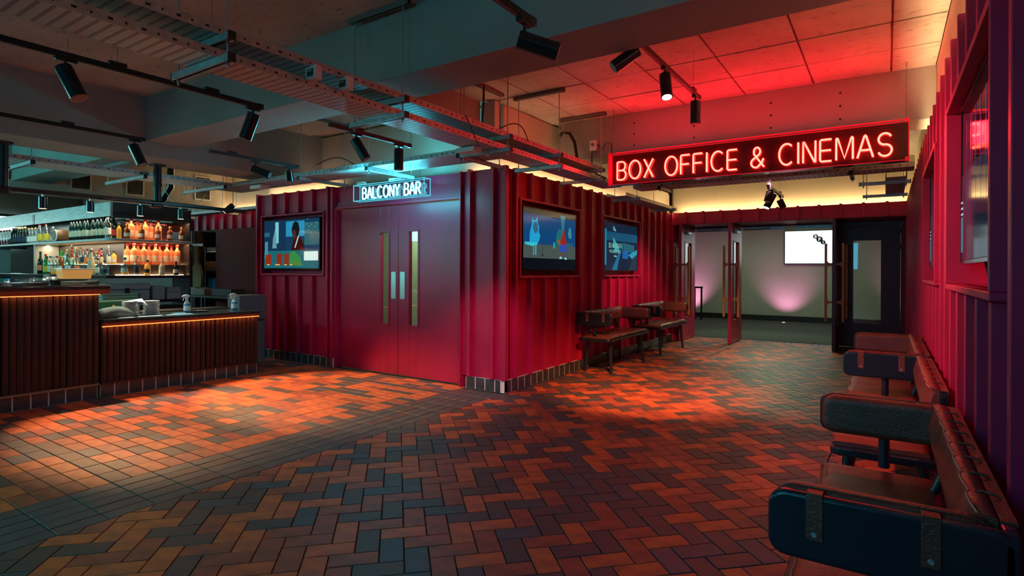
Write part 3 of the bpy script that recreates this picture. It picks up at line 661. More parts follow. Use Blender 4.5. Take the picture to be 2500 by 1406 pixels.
# ================================================================== NEON SIGNS
def arc(cx,cy,rx,ry,a0,a1,n=12): return [(cx+rx*cos(radians(a0+(a1-a0)*i/n)),cy+ry*sin(radians(a0+(a1-a0)*i/n))) for i in range(n+1)]
G={
'B':(.60,[[(.02,.0),(0,.03),(0,.97),(.04,1)]+arc(.33,.76,.22,.24,90,-90,8)+[(.06,.52)],[(.33,.52)]+arc(.34,.26,.25,.26,90,-90,8)+[(.02,0)]]),
'O':(.80,[arc(.40,.5,.38,.5,0,360,24)]), 'X':(.62,[[(.02,1),(.60,0)],[(.60,1),(.02,0)]]),
'F':(.56,[[(0,0),(0,.96),(.05,1),(.54,1)],[(.03,.52),(.50,.52)]]), 'I':(.08,[[(.04,0),(.04,1)]]),
'C':(.74,[arc(.40,.5,.38,.5,48,312,20)]), 'E':(.56,[[(.54,1),(.05,1),(0,.95),(0,.05),(.05,0),(.54,0)],[(.03,.50),(.52,.50)]]),
'N':(.62,[[(0,0),(0,1),(.04,1),(.56,0),(.60,0),(.60,1)]]), 'M':(.76,[[(0,0),(0,.96),(.03,1),(.07,.97),(.38,.06),(.69,.97),(.73,1),(.76,.96),(.76,0)]]),
'A':(.70,[[(0,0),(.31,.96),(.35,1),(.39,.96),(.70,0)],[(.13,.34),(.57,.34)]]),
'S':(.62,[arc(.31,.74,.28,.26,25,180,9)+arc(.31,.74,.28,.24,190,262,4)+arc(.31,.26,.29,.25,82,0,6)+arc(.31,.26,.29,.26,-8,-160,9)]),
'&':(.72,[[(.70,.0),(.16,.66)]+arc(.32,.78,.17,.20,200,-60,10)+[(.10,.40)]+arc(.26,.23,.25,.23,150,290,8)+[(.58,.22),(.66,.42)]]),
'L':(.50,[[(0,1),(0,.04),(.04,0),(.48,0)]]), 'Y':(.64,[[(0,1),(.32,.48),(.64,1)],[(.32,.48),(.32,0)]]),
'R':(.60,[[(0,0),(0,.97),(.04,1)]+arc(.34,.75,.23,.25,90,-90,8)+[(.02,.50)],[(.30,.50),(.58,0)]]), ' ':(.34,[])}
def neon(word,x0,x1,z0,h,y,r,m,parent,gap=.20):
    tot=sum(G[c][0] for c in word)+gap*(len(word)-1); k=(x1-x0)/tot; x=x0
    for c in word:
        w,strokes=G[c]
        if strokes:
            mb=MB()
            for st in strokes: mb.tube([(x+px*k,y,z0+pz*h) for px,pz in st],r,8)
            o=obj('neon_letter',mb,m,parent)
            sp=MB()
            for st in strokes:
                for q in (st[0],st[-1]): sp.cyl((x+q[0]*k,y+.004,z0+q[1]*h),(x+q[0]*k,y+.030,z0+q[1]*h),.0035,n=6)
            obj('tube_support',sp,'white_plastic' if m!='neon_red' else 'red_acrylic',o)
        x+=(w+gap)*k
sg=thing('neon_sign','long red neon sign reading BOX OFFICE & CINEMAS hung from the ceiling','sign',(-1.38,6.68,2.53))
obj('back_panel',MB().box(-1.55,1.55,.05,.06,0,.40),'sign_back',sg)
obj('end_cap',MB().box(-1.555,-1.548,-.07,.06,0,.40),'red_acrylic',sg); obj('end_cap',MB().box(1.548,1.555,-.07,.06,0,.40),'red_acrylic',sg)
obj('top_edge',MB().box(-1.548,1.548,-.07,-.060,.388,.400).box(-1.548,1.548,.035,.05,.392,.400),'red_acrylic',sg)
obj('bottom_edge',MB().box(-1.548,1.548,-.07,-.062,0,.008),'red_acrylic',sg); obj('bottom_plate',MB().box(-1.548,1.548,-.062,.05,0,.004),'sign_back',sg)
obj('front_glass',MB().box(-1.548,1.548,-.069,-.066,.008,.388),'acrylic',sg)
for x in (-1.54,1.54):
    for z in (.012,.388): obj('corner_clip',MB().box(x-.018,x+.018,-.076,-.055,z-.02,z+.02),'red_acrylic',sg,bevel=.003)
neon('BOX OFFICE & CINEMAS',-1.47,1.42,.075,.225,.020,.0105,'neon_red',sg)
def chain(name,x,y,z0,z1,parent_label):
    c=MB(); n=int((z1-z0)/.034)
    for i in range(n):
        z=z0+.017+i*(z1-z0)/n; pts=[]
        for k in range(11):
            a=2*pi*k/10; u=.007*cos(a); v=.021*sin(a); pts.append((x+(u if i%2 else 0),y+(0 if i%2 else u),z+v))
        c.tube(pts,.0020,5,caps=False)
    return c
for i,x in enumerate((-2.90,.15)):
    o=obj('chain',chain('chain',0,0,0,.565,''),'galv_dull',None); o.location=(x,6.69,2.932)
    tag(o,['thin chain holding the left end of the red neon sign','thin chain holding the right end of the red neon sign'][i],'chain','sign chains')
cs=thing('neon_sign','cyan neon sign reading BALCONY BAR in a clear box over the double doors','sign',(-5.13,5.0,2.335))
obj('acrylic_box',MB().box(-.61,.61,-.055,-.051,0,.205).box(-.61,.61,.051,.055,0,.205).box(-.61,-.606,-.051,.051,0,.205).box(.606,.61,-.051,.051,0,.205).box(-.606,.606,-.051,.051,0,.004).box(-.606,.606,-.051,.051,.201,.205),'acrylic',cs)
edg=MB()
for y in (-.053,.053):
    for z in (.002,.203): edg.box(-.611,.611,y-.003,y+.003,z-.003,z+.003)
for x in (-.608,.608):
    for y in (-.053,.053): edg.box(x-.003,x+.003,y-.003,y+.003,0,.205)
    for z in (.002,.203): edg.box(x-.003,x+.003,-.053,.053,z-.003,z+.003)
obj('glowing_edge',edg,mat('cyan_edge',(.1,.5,.6),rough=.2,emit=(.1,.75,.9),estr=.9),cs)
neon('BALCONY BAR',-.50,.50,.030,.140,0,.010,'neon_cyan',cs)
obj('transformer',MB().box(-.58,-.46,-.03,.03,.21,.25).box(.0,.22,-.03,.03,.21,.245),'white_plastic',cs,bevel=.004)
for x in (-.5,.5): obj('suspension_wire',MB().cyl((x,0,.205),(x,0,.335),.0018,n=5),'galv_dull',cs)
# ================================================================== CABLE TRAYS
perf_y=perforated('perforated_tray_y',(.50,.52,.53),'y'); perf_x=perforated('perforated_tray_x',(.50,.52,.53),'x')
def tray(label,axis,a0,a1,b0,b1,z,h=.05,group='perforated cable trays'):
    """axis y: runs from y=a0 to a1 between x=b0 and b1"""
    o=MB(); f=(lambda p,q,r,s,z0,z1:o.box(r,s,p,q,z0,z1)) if axis=='y' else (lambda p,q,r,s,z0,z1:o.box(p,q,r,s,z0,z1))
    f(a0,a1,b0,b1,z,z+.002)
    t=obj('cable_tray',o,perf_y if axis=='y' else perf_x); tag(t,label,'cable tray',group)
    for b in (b0,b1):
        r=MB(); s=.0025; e=(b,b+s) if b==b0 else (b-s,b); lip=(b,b+.012) if b==b0 else (b-.012,b)
        args=[(a0,a1,e[0],e[1],z+.002,z+h),(a0,a1,lip[0],lip[1],z+h,z+h+.002)]
        for p,q,rr,ss,z0,z1 in args: (r.box(rr,ss,p,q,z0,z1) if axis=='y' else r.box(p,q,rr,ss,z0,z1))
        obj('side_rail',r,'galv',t)
        sl=MB(); n=int((a1-a0)/.075)
        for i in range(n):
            a=a0+.03+i*.075; l=.022 if i%2 else .010; out=b-.0008 if b==b0 else b+.0008
            if axis=='y': sl.box(out-.0006,out+.0006,a,a+l,z+.018,z+.030)
            else: sl.box(a,a+l,out-.0006,out+.0006,z+.018,z+.030)
        obj('slot_row',sl,'black',t,kind='stuff')
    return t
tray('lower of two stacked perforated cable trays running from over the camera to the red sign','y',-2.5,7.6,-3.46,-3.17,2.652)
tray('upper of two stacked perforated cable trays running from over the camera to the red sign','y',-2.5,6.9,-3.50,-3.13,2.772)
tray('perforated cable tray crossing above the cyan neon sign','x',-7.98,-3.52,4.62,5.06,2.668)
tray('perforated cable tray over the bar, beside the pendant rail','y',1.0,5.1,-8.55,-8.03,2.665)
tray('black-shadowed cable tray running behind the red neon sign','x',-3.0,.25,7.62,7.95,2.62)
tray('perforated cable tray above the far end of the bench wall','y',8.1,10.6,-3.62,-3.30,2.60)
tray('perforated cable tray along the top of the right wall near the far doors','y',8.2,10.2,-.02,.20,2.60)
tray('perforated cable tray along the fascia of the service wall','x',-13.4,-9.0,6.30,6.55,2.62)
def unistrut(mb,axis,a0,a1,b,z,s=.0205):
    # channel section open downwards
    def bx(p,q,r,t,z0,z1): (mb.box(p,q,r,t,z0,z1) if axis=='x' else mb.box(r,t,p,q,z0,z1))
    bx(a0,a1,b-s,b+s,z-.003,z); bx(a0,a1,b-s,b-s+.003,z-.041,z-.003); bx(a0,a1,b+s-.003,b+s,z-.041,z-.003)
    bx(a0,a1,b-s+.003,b-s+.011,z-.041,z-.038); bx(a0,a1,b+s-.011,b+s-.003,z-.041,z-.038)
def hanger(label,axis,a0,a1,b,zs,top,rail=True,group='trapeze hangers'):
    t=thing('trapeze_hanger',label,'hanger',(0,0,0),0,group)
    for z in zs:
        m=MB(); unistrut(m,axis,a0,a1,b,z); obj('channel_arm',m,'galv',t)
        for a in (a0,a1):
            m=MB()
            (m.box(a-.004,a+.004,b-.022,b+.022,z-.045,z+.004) if axis=='x' else m.box(b-.022,b+.022,a-.004,a+.004,z-.045,z+.004))
            obj('end_plate',m,'black',t)
    for a in (a0+.045,a1-.045):
        p=(a,b) if axis=='x' else (b,a)
        obj('threaded_rod',MB().cyl((p[0],p[1],min(zs)-.075),(p[0],p[1],top),.0055,n=7),'galv',t)
        m=MB()
        for z in zs: m.cyl((p[0],p[1],z-.055),(p[0],p[1],z-.041),.011,n=6).cyl((p[0],p[1],z),(p[0],p[1],z+.012),.011,n=6)
        obj('nut',m,'galv_dull',t)
    if rail:
        m=MB(); unistrut(m,axis,a0-.02,a1+.02,b,top); obj('ceiling_channel',m,'galv_dull',t)
    return t
for i,(y,top) in enumerate(((1.75,3.5),(3.12,3.5),(4.55,3.5),(5.58,3.494),(6.70,3.494))):
    hanger(['first','second','third','fourth','fifth'][i]+' trapeze hanger from the camera along the twin cable trays','x',-3.66,-3.03,y,(2.648,2.768),top)
for i,x in enumerate((-6.38,-5.10,-3.72)):
    hanger(['left','middle','right'][i]+' trapeze hanger of the tray crossing above the cyan sign','y',4.58,5.38,x,(2.664,),3.5)
for i,y in enumerate((2.3,3.45,4.5)):
    hanger(['near','middle','far'][i]+' trapeze hanger of the cable tray over the bar','x',-8.72,-8.02,y,(2.661,),3.5,False) if False else hanger(['near','middle','far'][i]+' trapeze hanger of the cable tray over the bar','x',-9.1,-7.95,y,(2.661,),3.5 if y<3.1 or y>3.75 else 2.90)
for i,y in enumerate((8.4,10.2)): hanger(['near','far'][i]+' trapeze hanger at the far end of the bench wall','x',-3.66,-3.20,y,(2.597,),3.5)
for i,(y,z) in enumerate(((8.5,2.597),(9.9,2.597))): hanger(['near','far'][i]+' trapeze hanger on the right wall side before the far doors','x',-.30,.24,y,(z,),3.5)
for i,x in enumerate((-2.6,-.35)): hanger(['left','right'][i]+' trapeze hanger of the tray behind the red neon sign','y',7.55,8.02,x,(2.617,),3.5)
for i,x in enumerate((-12.9,-11.2,-9.4)): hanger(['left','middle','right'][i]+' trapeze hanger of the tray along the service wall fascia','y',6.24,6.62,x,(2.617,),3.5)
# junction boxes and cables on the twin trays
def jbox(label,loc,s=(.11,.05,.09),lid=True):
    t=thing('junction_box',label,'junction box',loc,0,'electrical boxes')
    obj('body',MB().box(-s[0]/2,s[0]/2,-s[1]/2,s[1]/2,-s[2]/2,s[2]/2),'white_plastic',t,bevel=.004)
    if lid: obj('faceplate',MB().box(-.03,.03,-s[1]/2-.004,-s[1]/2,-.025,.02),'black',t); obj('socket_pin',MB().box(-.02,-.004,-s[1]/2-.006,-s[1]/2-.004,.004,.012).box(.004,.02,-s[1]/2-.006,-s[1]/2-.004,.004,.012),'white_plastic',t)
    return t
jbox('white socket box on the twin trays, the left of the pair',(-3.13,2.36,2.735)); jbox('white socket box on the twin trays, the right of the pair',(-3.13,2.62,2.735))
jbox('flat grey box under the twin trays above the pier',(-3.40,4.35,2.62),(.22,.12,.045),False)
jbox('flat grey box under the cross tray left of the cyan sign',(-7.5,4.75,2.63),(.26,.14,.05),False)
def cable(label,pts,r=.006,m='black'):
    o=obj('cable',MB().tube(pts,r,6),m); return tag(o,label,'cable','loose cables')
def loop(p0,p1,sag,n=12,side=(0,0,0)):
    a=Vector(p0);b=Vector(p1); return [a.lerp(b,i/n)+Vector((0,0,-sag))*sin(pi*i/n)+Vector(side)*sin(pi*i/n) for i in range(n+1)]
cable('thick dark cable dropping from the slab to the twin trays beside the fourth hanger',[(-3.70,5.0,3.49),(-3.70,5.0,3.3),(-3.70,4.98,3.1),(-3.70,4.97,2.9),(-3.68,4.96,2.80),(-3.5,5.0,2.785)],.012)
cable('looped black cable on the upper tray before the fourth hanger',loop((-3.14,4.5,2.83),(-3.12,5.0,2.80),-.10,14,(.05,0,0)),.006)
cable('black cable looping from the upper tray to the box above the pier',loop((-3.12,3.95,2.83),(-3.2,4.25,2.63),.10,14,(.05,0,0)),.005)
cable('white flex drooping above the bar by the drain pipe',loop((-8.9,4.1,2.66),(-8.95,4.75,2.62),.30),.004,'white_plastic')
cable('black flex arching over the cross tray',loop((-5.9,4.5,2.75),(-5.55,4.9,2.72),-.12),.006)
cable('black hose curving out of the beam face at the left of the red sign',[(-3.80,6.90,3.32),(-3.72,6.88,3.36),(-3.62,6.87,3.33),(-3.54,6.86,3.20),(-3.50,6.84,3.02),(-3.46,6.80,2.85)],.022)
# flexible conduit over the first tray
cable('broad curved strap over the upper tray near the camera',[(-3.12,1.10,2.83),(-3.10,1.22,2.86),(-3.18,1.32,2.83),(-3.40,1.36,2.80)],.012,'galv')
t=thing('isolator_box','grey electrical isolator on the beam face left of the red neon sign','electrical box',(-3.28,6.925,3.13))
obj('body',MB().box(-.05,.05,-.04,.012,-.07,.07),'white_plastic',t,bevel=.006); obj('gland',MB().cyl((-.02,-.015,-.07),(-.02,-.015,-.11),.014).cyl((.02,-.015,-.07),(.02,-.015,-.11),.014),'galv_dull',t)
obj('rotary_switch',MB().cyl((0,-.04,.01),(0,-.055,.01),.022),'grey_plastic',t)
cable('black cable leaving the isolator box downwards',[(-3.30,6.90,3.02),(-3.29,6.88,2.86),(-3.22,6.85,2.74),(-3.05,6.80,2.66)],.010)
cable('red-lit flex from the isolator to the neon sign',[(-3.22,6.90,3.14),(-3.14,6.88,3.05),(-3.08,6.87,3.14),(-3.00,6.86,3.12),(-2.98,6.84,2.85),(-2.97,6.80,2.66)],.006)
# ================================================================== TRACKS AND SPOTS
def track(label,x,y0,y1,z,top,wires=(),group='lighting tracks'):
    t=thing('lighting_track',label,'lighting track',(x,y0,z),0,group)
    L_=y1-y0
    obj('rail',MB().box(-.0175,.0175,0,L_,0,.034),'black',t,bevel=.002,seg=1)
    obj('conductor_slot',MB().box(-.006,.006,.01,L_-.01,-.002,0),'galv_dull',t)
    obj('end_feed',MB().box(-.019,.019,L_,L_+.05,-.004,.038),'black',t,bevel=.004)
    for w in wires:
        obj('suspension_clip',MB().box(-.020,.020,w-y0-.05,w-y0+.05,.034,.058),'black',t,bevel=.004)
        obj('suspension_wire',MB().cyl((0,w-y0,.058),(0,w-y0,top-z),.0016,n=5),'galv_dull',t)
    return t
track('black lighting track hanging left of the twin cable trays, nearest the camera on that side',-4.07,-2.0,2.55,2.70,3.5,(.95,1.6,2.2))
track('black lighting track parallel to the bar, over the orange paving',-6.08,-2.0,2.58,2.70,3.5,(1.2,2.0))
track('black lighting track beyond the first beam, over the orange paving',-6.05,3.25,4.30,2.70,2.975,(3.5,))
track('short black lighting track above the cyan sign',-4.05,3.22,4.18,2.70,2.975,(3.55,))
track('black lighting track at the top centre, ending before the first beam',-1.51,-1.5,2.42,2.70,3.5,(.9,2.1))
track('black lighting track under the red-lit slab',-1.49,3.6,5.40,3.08,3.494,(3.9,5.25))
track('black lighting track beyond the red sign',-1.30,8.0,9.2,2.56,3.5,(8.1,9.0))
def spotlight(label,x,y,z,d,lit=False,L_=.205,r=.046,stem=.055,group='black track spotlights'):
    t=thing('track_spotlight',label,'spotlight',(x,y,z),0,group)
    obj('adaptor',MB().box(-.018,.018,-.055,.055,-.022,0),'black',t,bevel=.003)
    obj('stem',MB().cyl((0,0,-.022),(0,0,-.022-stem),.009,n=8),'black',t)
    d=Vector(d).normalized(); piv=Vector((0,0,-.022-stem)); side=d.cross(Vector((0,0,1)));
    a=piv-d*.03; 
    if abs(d.z)<.98: a=a+Vector((0,0,-1))*r*(1-abs(d.z))*.9
    b=a+d*L_
    obj('barrel',MB().cyl(a,b,r,n=28).cyl(b-d*.0005,b+d*.0015,r*.97,n=28),'satin_black',t)
    obj('lens',MB().cyl(b+d*.0016,b+d*.003,r*.82,n=24),'lamp_lit' if lit else 'grey_plastic',t)
    return t
RR=Vector((.833,.553,0)); FF=Vector((-.553,.833,0)); Z=Vector((0,0,1))
spotlight('large black spotlight with a cyan edge, leftmost in the photo on the near track',-4.07,1.33,2.70,RR*.45-Z*.85)
spotlight('black spotlight at the far end of the near track left of the trays',-4.07,2.52,2.70,-RR*.33-Z*.92)
spotlight('black spotlight at the end of the track parallel to the bar',-6.08,2.54,2.70,RR*.42-Z*.88)
spotlight('black spotlight lying almost level, pointing at the doors from the third track',-6.05,3.78,2.70,RR*.9-Z*.35)
spotlight('small black spotlight pointing down at the end of the third track',-6.05,4.22,2.70,-Z+FF*.3,L_=.12)
spotlight('tilted black spotlight above the cyan sign',-4.05,3.52,2.70,RR*.5-Z*.85)
spotlight('upright black spotlight above the cyan sign',-4.05,4.06,2.70,-Z)
spotlight('large black spotlight lying almost level at the top centre, before the beam',-1.51,2.38,2.70,RR*.95-Z*.30)
spotlight('lit black spotlight with a bright lens under the red slab',-1.49,4.46,3.08,-Z*.93-FF*.30,True)
spotlight('upright black spotlight at the end of the track under the red slab',-1.49,5.32,3.08,-Z)
spotlight('black spotlight peeping past the first beam under the red slab',-1.49,3.78,3.08,-RR*.75-Z*.55)
spotlight('lit black spotlight hanging beyond the red sign',-1.30,8.35,2.56,-RR*.42-Z*.80,True)
spotlight('unlit black spotlight hanging beyond the red sign',-1.30,8.12,2.56,-RR*.25-Z*.90,L_=.13)
spotlight('small black spotlight beyond the right end of the red sign',-1.30,9.05,2.56,RR*.4-Z*.8,L_=.13)
# pendant rail over the bar
t=thing('pendant_rail','black suspended rail over the bar carrying the pendant lamps','rail',(-7.85,1.0,2.30))
obj('rail',MB().box(-.02,.02,0,3.75,-.022,.022),'black',t,bevel=.003)
obj('lower_rail',MB().box(.10,.125,1.9,3.4,-.02,.0),'black',t)
for y in (1.02,2.55):
    obj('post',MB().cyl((0,y,.0),(0,y,.52),.045,n=16).cyl((0,y,.22),(0,y,.24),.056,n=16),'black',t)
    obj('ceiling_bracket',MB().box(-.07,.07,y-.07,y+.07,.475,.498),'black',t,bevel=.004)
    obj('elbow',MB().box(-.05,.05,y-.09,y+.05,-.06,.03),'black',t,bevel=.02)
for i,y in enumerate((2.36,2.81,3.35,3.84)):
    t=thing('pendant_lamp',ORD[i].capitalize().lower()+' small black cylinder pendant from the left on the rail over the bar','pendant lamp',(-7.85,y,2.12),0,'pendant lamps over the bar')
    obj('stem',MB().cyl((0,0,.13),(0,0,.16),.010,n=8),'steel',t); obj('shade',MB().cyl((0,0,0),(0,0,.13),.040,n=24),'satin_black',t); obj('lens',MB().cyl((0,0,-.002),(0,0,-.0005),.034,n=20),'lamp_warm',t)
t=thing('ceiling_spot','black cylinder spotlight over the bar below the cable tray','spotlight',(-9.4,2.45,2.75)); 
obj('barrel',MB().cyl((0,0,-.16),(0,0,0),.055,n=20),'satin_black',t); obj('stem',MB().cyl((0,0,0),(0,0,.75),.006,n=6),'black',t)
t=thing('ceiling_spot','lit black spotlight near the service wall fascia','spotlight',(-9.9,5.75,2.62)); 
obj('barrel',MB().cyl((0,0,0),(-.12,-.08,-.12),.05,n=20),'satin_black',t); obj('lens',MB().cyl((-.121,-.0807,-.121),(-.123,-.082,-.123),.04,n=20),'lamp_lit',t); obj('stem',MB().cyl((0,0,0),(0,0,.88),.006,n=6),'black',t)
# ================================================================== BENCHES
def rrect(a0,a1,b0,b1,r,n=5):
    p=[]
    for cx,cy,s in ((a1-r,b0+r,-90),(a1-r,b1-r,0),(a0+r,b1-r,90),(a0+r,b0+r,180)):
        p+=[(cx+r*cos(radians(s+90*i/n)),cy+r*sin(radians(s+90*i/n))) for i in range(n+1)]
    return p
def pad(mb, L, fn, nl=40, closed=True):
    """sweep a cross-section fn(t)->[(a,b)..] along y from 0 to L"""
    rows=[]; 
    for i in range(nl+1): rows.append(fn(i/nl))
    n=len(rows[0]); vs=[]
    for i,row in enumerate(rows):
        for a,b in row: vs.append((a, L*i/nl, b))
    fs=[(i*n+k,i*n+(k+1)%n,(i+1)*n+(k+1)%n,(i+1)*n+k) for i in range(nl) for k in range(n)]
    mb.add(vs,fs,True); mb.add(vs[:n],[tuple(range(n))],False); mb.add(vs[-n:],[tuple(reversed(range(n)))],False)
    return mb
def bench(label,loc,rz,L,arms=(True,True),group='leather benches'):
    t=thing('bench',label,'bench',loc,rz,group)
    # seat board with rounded nose
    obj('seat_board',MB().prism(rrect(.02,.52,0,L,.045),'z',.455,.497),'ebony',t,bevel=.008)
    # leather cushion, softly lumpy, front edge wavy
    def sec(u):
        e=min(1,min(u,1-u)*18); w=.006*sin(u*23+1)+.004*sin(u*57); h=.046*(.55+.45*e)+.0025*sin(u*31)
        x1=.515+w; x0=.075
        return [(x0,.4985),(x1-.02,.4985),(x1,.508),(x1+.002,.498+h*.55),(x1-.012,.498+h*.9),(x1-.05,.498+h),(x1-.16,.498+h*.97+.002*sin(u*40)),(.28,.498+h*.93+.003*sin(u*25)),(x0+.03,.498+h),(x0,.498+h*.7)]
    c=obj('seat_cushion',pad(MB(),L-.10,sec,60),'leather',t); c.location=(0,.05,0)
    st=MB(); st.tube([(.494+.006*sin(u*23+1)+.004*sin(u*57),.05+(L-.1)*u,.498+.046+.003) for u in [i/60 for i in range(2,59)]],.0018,4)
    obj('seam',st,'thread',t)
    # legs, splayed
    for y,sy in ((.20,-1),(L-.20,1)):
        for x,sx in ((.44,1),(.10,-1)):
            obj('leg',MB().cyl((x,y,.455),(x+sx*.035,y+sy*.045,0),.027,.020,n=14),'ebony',t)
    # back rail plank on slanted posts, with the padded leather strapped over it
    z0,z1=.68,.865
    obj('back_plank',MB().prism(rrect(0,L,z0,z1-.01,.03),'x',.005,.035),'ebony',t,bevel=.005)
    for y in ((.28,L-.28) if L<1.5 else (.25,L/2,L-.25)):
        obj('back_post',MB().cyl((.11,y,.49),(.030,y,.70),.019,n=12),'ebony',t)
    ns=max(5,round(L/.19)); ya=.07 if arms[0] else .01; yb=L-.07 if arms[1] else L-.01; Lp=yb-ya
    def sec2(u):
        v=(u*ns)%1.0; sc=abs(sin(pi*v)); e=min(1,min(u,1-u)*22)
        th=.062*(.5+.5*e); top=z1+.004+.012*sc*e; x=.037
        return [(x,z0+.004),(x+.03,z0-.006),(x+th,z0+.02),(x+th+.010,(z0+z1)/2),(x+th-.002,z1-.035),(x+th-.014+.006*sc,z1-.008),(x+.036+.010*sc,top),(x+.012+.004*sc,top-.004),(x,z1-.006)]
    p=obj('back_pad',pad(MB(),Lp,sec2,ns*8),'leather',t); p.location=(0,ya,0)
    sm=MB(); pts=[]
    for i in range(ns*8+1):
        u=i/(ns*8); sc=abs(sin(pi*((u*ns)%1.0))); pts.append((.037+.036+.012*sc+.004, ya+Lp*u, z1+.004+.010*sc))
    sm.tube(pts,.0022,4); obj('seam',sm,'thread',p); p.children[0].location=(0,-ya,0)
    for i in range(1,ns):
        y=ya+Lp*i/ns
        obj('strap',MB().tube([(.075,y,z1-.004),(.05,y,z1+.006),(.02,y,z1+.002),(.003,y,z1-.02),(.002,y,z1-.10)],.004,6),'leather',t)
    obj('rear_flap',MB().box(.001,.006,ya,yb,z1-.075,z1-.012).box(.001,.034,ya,yb,z1-.012,z1-.006),'leather',t)
    # arms
    for k,on in enumerate(arms):
        if not on: continue
        s=1 if k==0 else -1; yo=.0 if k==0 else L
        a=obj('arm_plank',MB().prism(rrect(.005,.535,z0-.005,z1-.010,.045),'y',yo,yo+s*.036),'ebony',t,bevel=.012,seg=3)
        mb=MB(); mb.prism(rrect(.045,.520,z0+.002,z1-.004,.05),'y',yo+s*.037,yo+s*.105); obj('arm_pad',mb,'leather',t,bevel=.032,seg=6)
        obj('arm_piping',MB().tube([(q[0],yo+s*.044,q[1]) for q in rrect(.043,.522,z0,z1-.002,.05)+[rrect(.043,.522,z0,z1-.002,.05)[0]]],.003,5),'leather',t)
        for x in (.17,.42):
            m=MB(); m.box(x-.020,x+.020,yo-s*.0035,yo-s*.0005,z0+.055,z1-.008).box(x-.020,x+.020,yo-s*.0035,yo+s*.06,z1-.0085,z1-.004)
            q=obj('arm_strap',m,'leather',t,bevel=.0015,seg=1)
            obj('stud',MB().cyl((x,yo-s*.0036,z0+.072),(x,yo-s*.0075,z0+.072),.0075,.006,n=12),'galv',q)
        obj('arm_post',MB().cyl((.27,yo+s*.05,.545),(.27,yo+s*.05,z0),.023,n=16),'ebony',t)
    return t
bench('brown leather bench against the ribbed wall, the one farther from the doorways',(-3.715,7.28,0),0,1.58)
bench('brown leather bench against the ribbed wall, beside the far doors',(-3.715,9.37,0),0,1.58)
def rbench(label,y1,L,arms): return bench(label,(.262,y1,0),pi,L,arms)
rbench('dark leather bench with strapped arms against the right wall, nearest the camera',3.20,1.50,(True,True))
rbench('armless dark leather bench in the middle of the right wall row',4.86,1.32,(False,False))
rbench('dark leather bench with arms at the far end of the right wall row',6.56,1.62,(True,True))
cable('black strap hanging off the middle right-hand bench',loop((-.245,3.62,.47),(-.25,3.30,.30),.02,8,(-.03,0,0)),.004)
# ================================================================== BAR
def counter(name,label,y0,y1,zt,zw,zled,h0,over=.065,end=True):
    t=thing(name,label,'bar counter',(-7.35,y0,0)); L_=y1-y0
    obj('carcass',MB().box(-.62,-.03,0,L_,.0,zw),'dark_wood',t)
    n=int(L_/.06); st=L_/n; rnd=random.Random(int(y0*10)+5); cache={}
    for i in range(n):
        k=rnd.randint(0,5); d=(.0,.004,.009,-.004,.012,.006)[k]; wd=(.050,.054,.046,.056,.040,.052)[k]
        if k not in cache: cache[k]=mesh('slat',MB().cbox(-.03,d,-wd/2,wd/2,h0,zled,.001).box(-.03,d+.006,-wd/2+.012,-wd/2+.020,h0,zled),'slat')
        o=obj('slat',cache[k],None,t); o.location=(0,(i+.5)*st,0)
    obj('countertop',MB().box(-.64,over,-.0,L_+(.09 if end else .0),zw,zt),'granite',t,bevel=.006)
    obj('copper_edge',MB().box(-.03,over-.012,0,L_+(.09 if end else 0),zw-.030,zw-.001).box(-.03,over-.03,0,L_+(.09 if end else 0),zled+.002,zw-.030),'copper',t,bevel=.003)
    obj('light_strip',MB().box(.026,.032,0.0,L_,zled-.003,zled+.0015),'led_amber',t)
    obj('plinth',MB().box(-.60,-.0225,0,L_,0,h0-.003),'grout',t)
    m=max(1,round(L_/.15)); s=L_/m
    for i in range(m): obj('tile',MB().box(-.035,-.020,i*s+.006,(i+1)*s-.006,.002,h0-.002),'tile',t,bevel=.002,seg=1)
    return t
hi=counter('high_bar_counter','tall slatted bar counter with dark stone top at the left edge',-1.0,2.72,1.262,1.222,1.165,.165)
obj('speckled_trim',MB().box(-.02,.018,-.0,3.72,.150,.172),'cork',hi)
lo=counter('low_bar_counter','lower slatted bar counter with plates and spray bottles, joining the tall one',2.74,4.64,.882,.842,.800,.165,.06,False)
obj('edge_trim',MB().box(-.02,.014,0,1.90,.152,.168),'slat',lo)
obj('gallery_rail',MB().box(-.02,.035,3.0,3.80,1.262,1.272),'black',hi)
# ---- back bar: an L of shelving with a marble-faced canopy
bb=thing('back_bar','tall L-shaped back bar with pale canopy and bottle shelves','shelving',(-9.0,3.46,0))
def sh(name,mb,m,**k): return obj(name,mb,m,bb,**k)
sh('canopy_fascia',MB().box(-7.0,0,0,.03,2.19,2.385),'marble'); sh('canopy_side',MB().box(-.03,0,.03,1.05,2.17,2.385),'dark_wood'); sh('canopy_top',MB().box(-7.0,-.03,.03,1.05,2.36,2.385),'dark_wood')
sh('upper_shelf',MB().prism([(-7.0,-.03),(-.10,-.03)]+[(-.10+.13*sin(radians(a)),.10-.13*cos(radians(a))) for a in range(10,90,20)]+[(.03,.12),(.03,1.08),(-.30,1.08),(-.30,.32),(-7.0,.32)],'z',1.845,1.878),'shelf_edge',bevel=.004)
sh('middle_shelf',MB().box(-2.79,-.36,.07,.30,1.492,1.515).box(-.35,-.10,.30,1.06,1.492,1.515),'dark_wood')
sh('step_front',MB().box(-2.79,-.12,.07,.085,1.362,1.492),'dark_wood'); sh('step_front',MB().box(-.115,-.10,.03,1.06,1.362,1.492),'dark_wood')
sh('counter_shelf',MB().box(-7.0,.04,-.06,.30,1.318,1.360).box(-.35,.04,.30,1.08,1.318,1.360),'satin_black',bevel=.004)
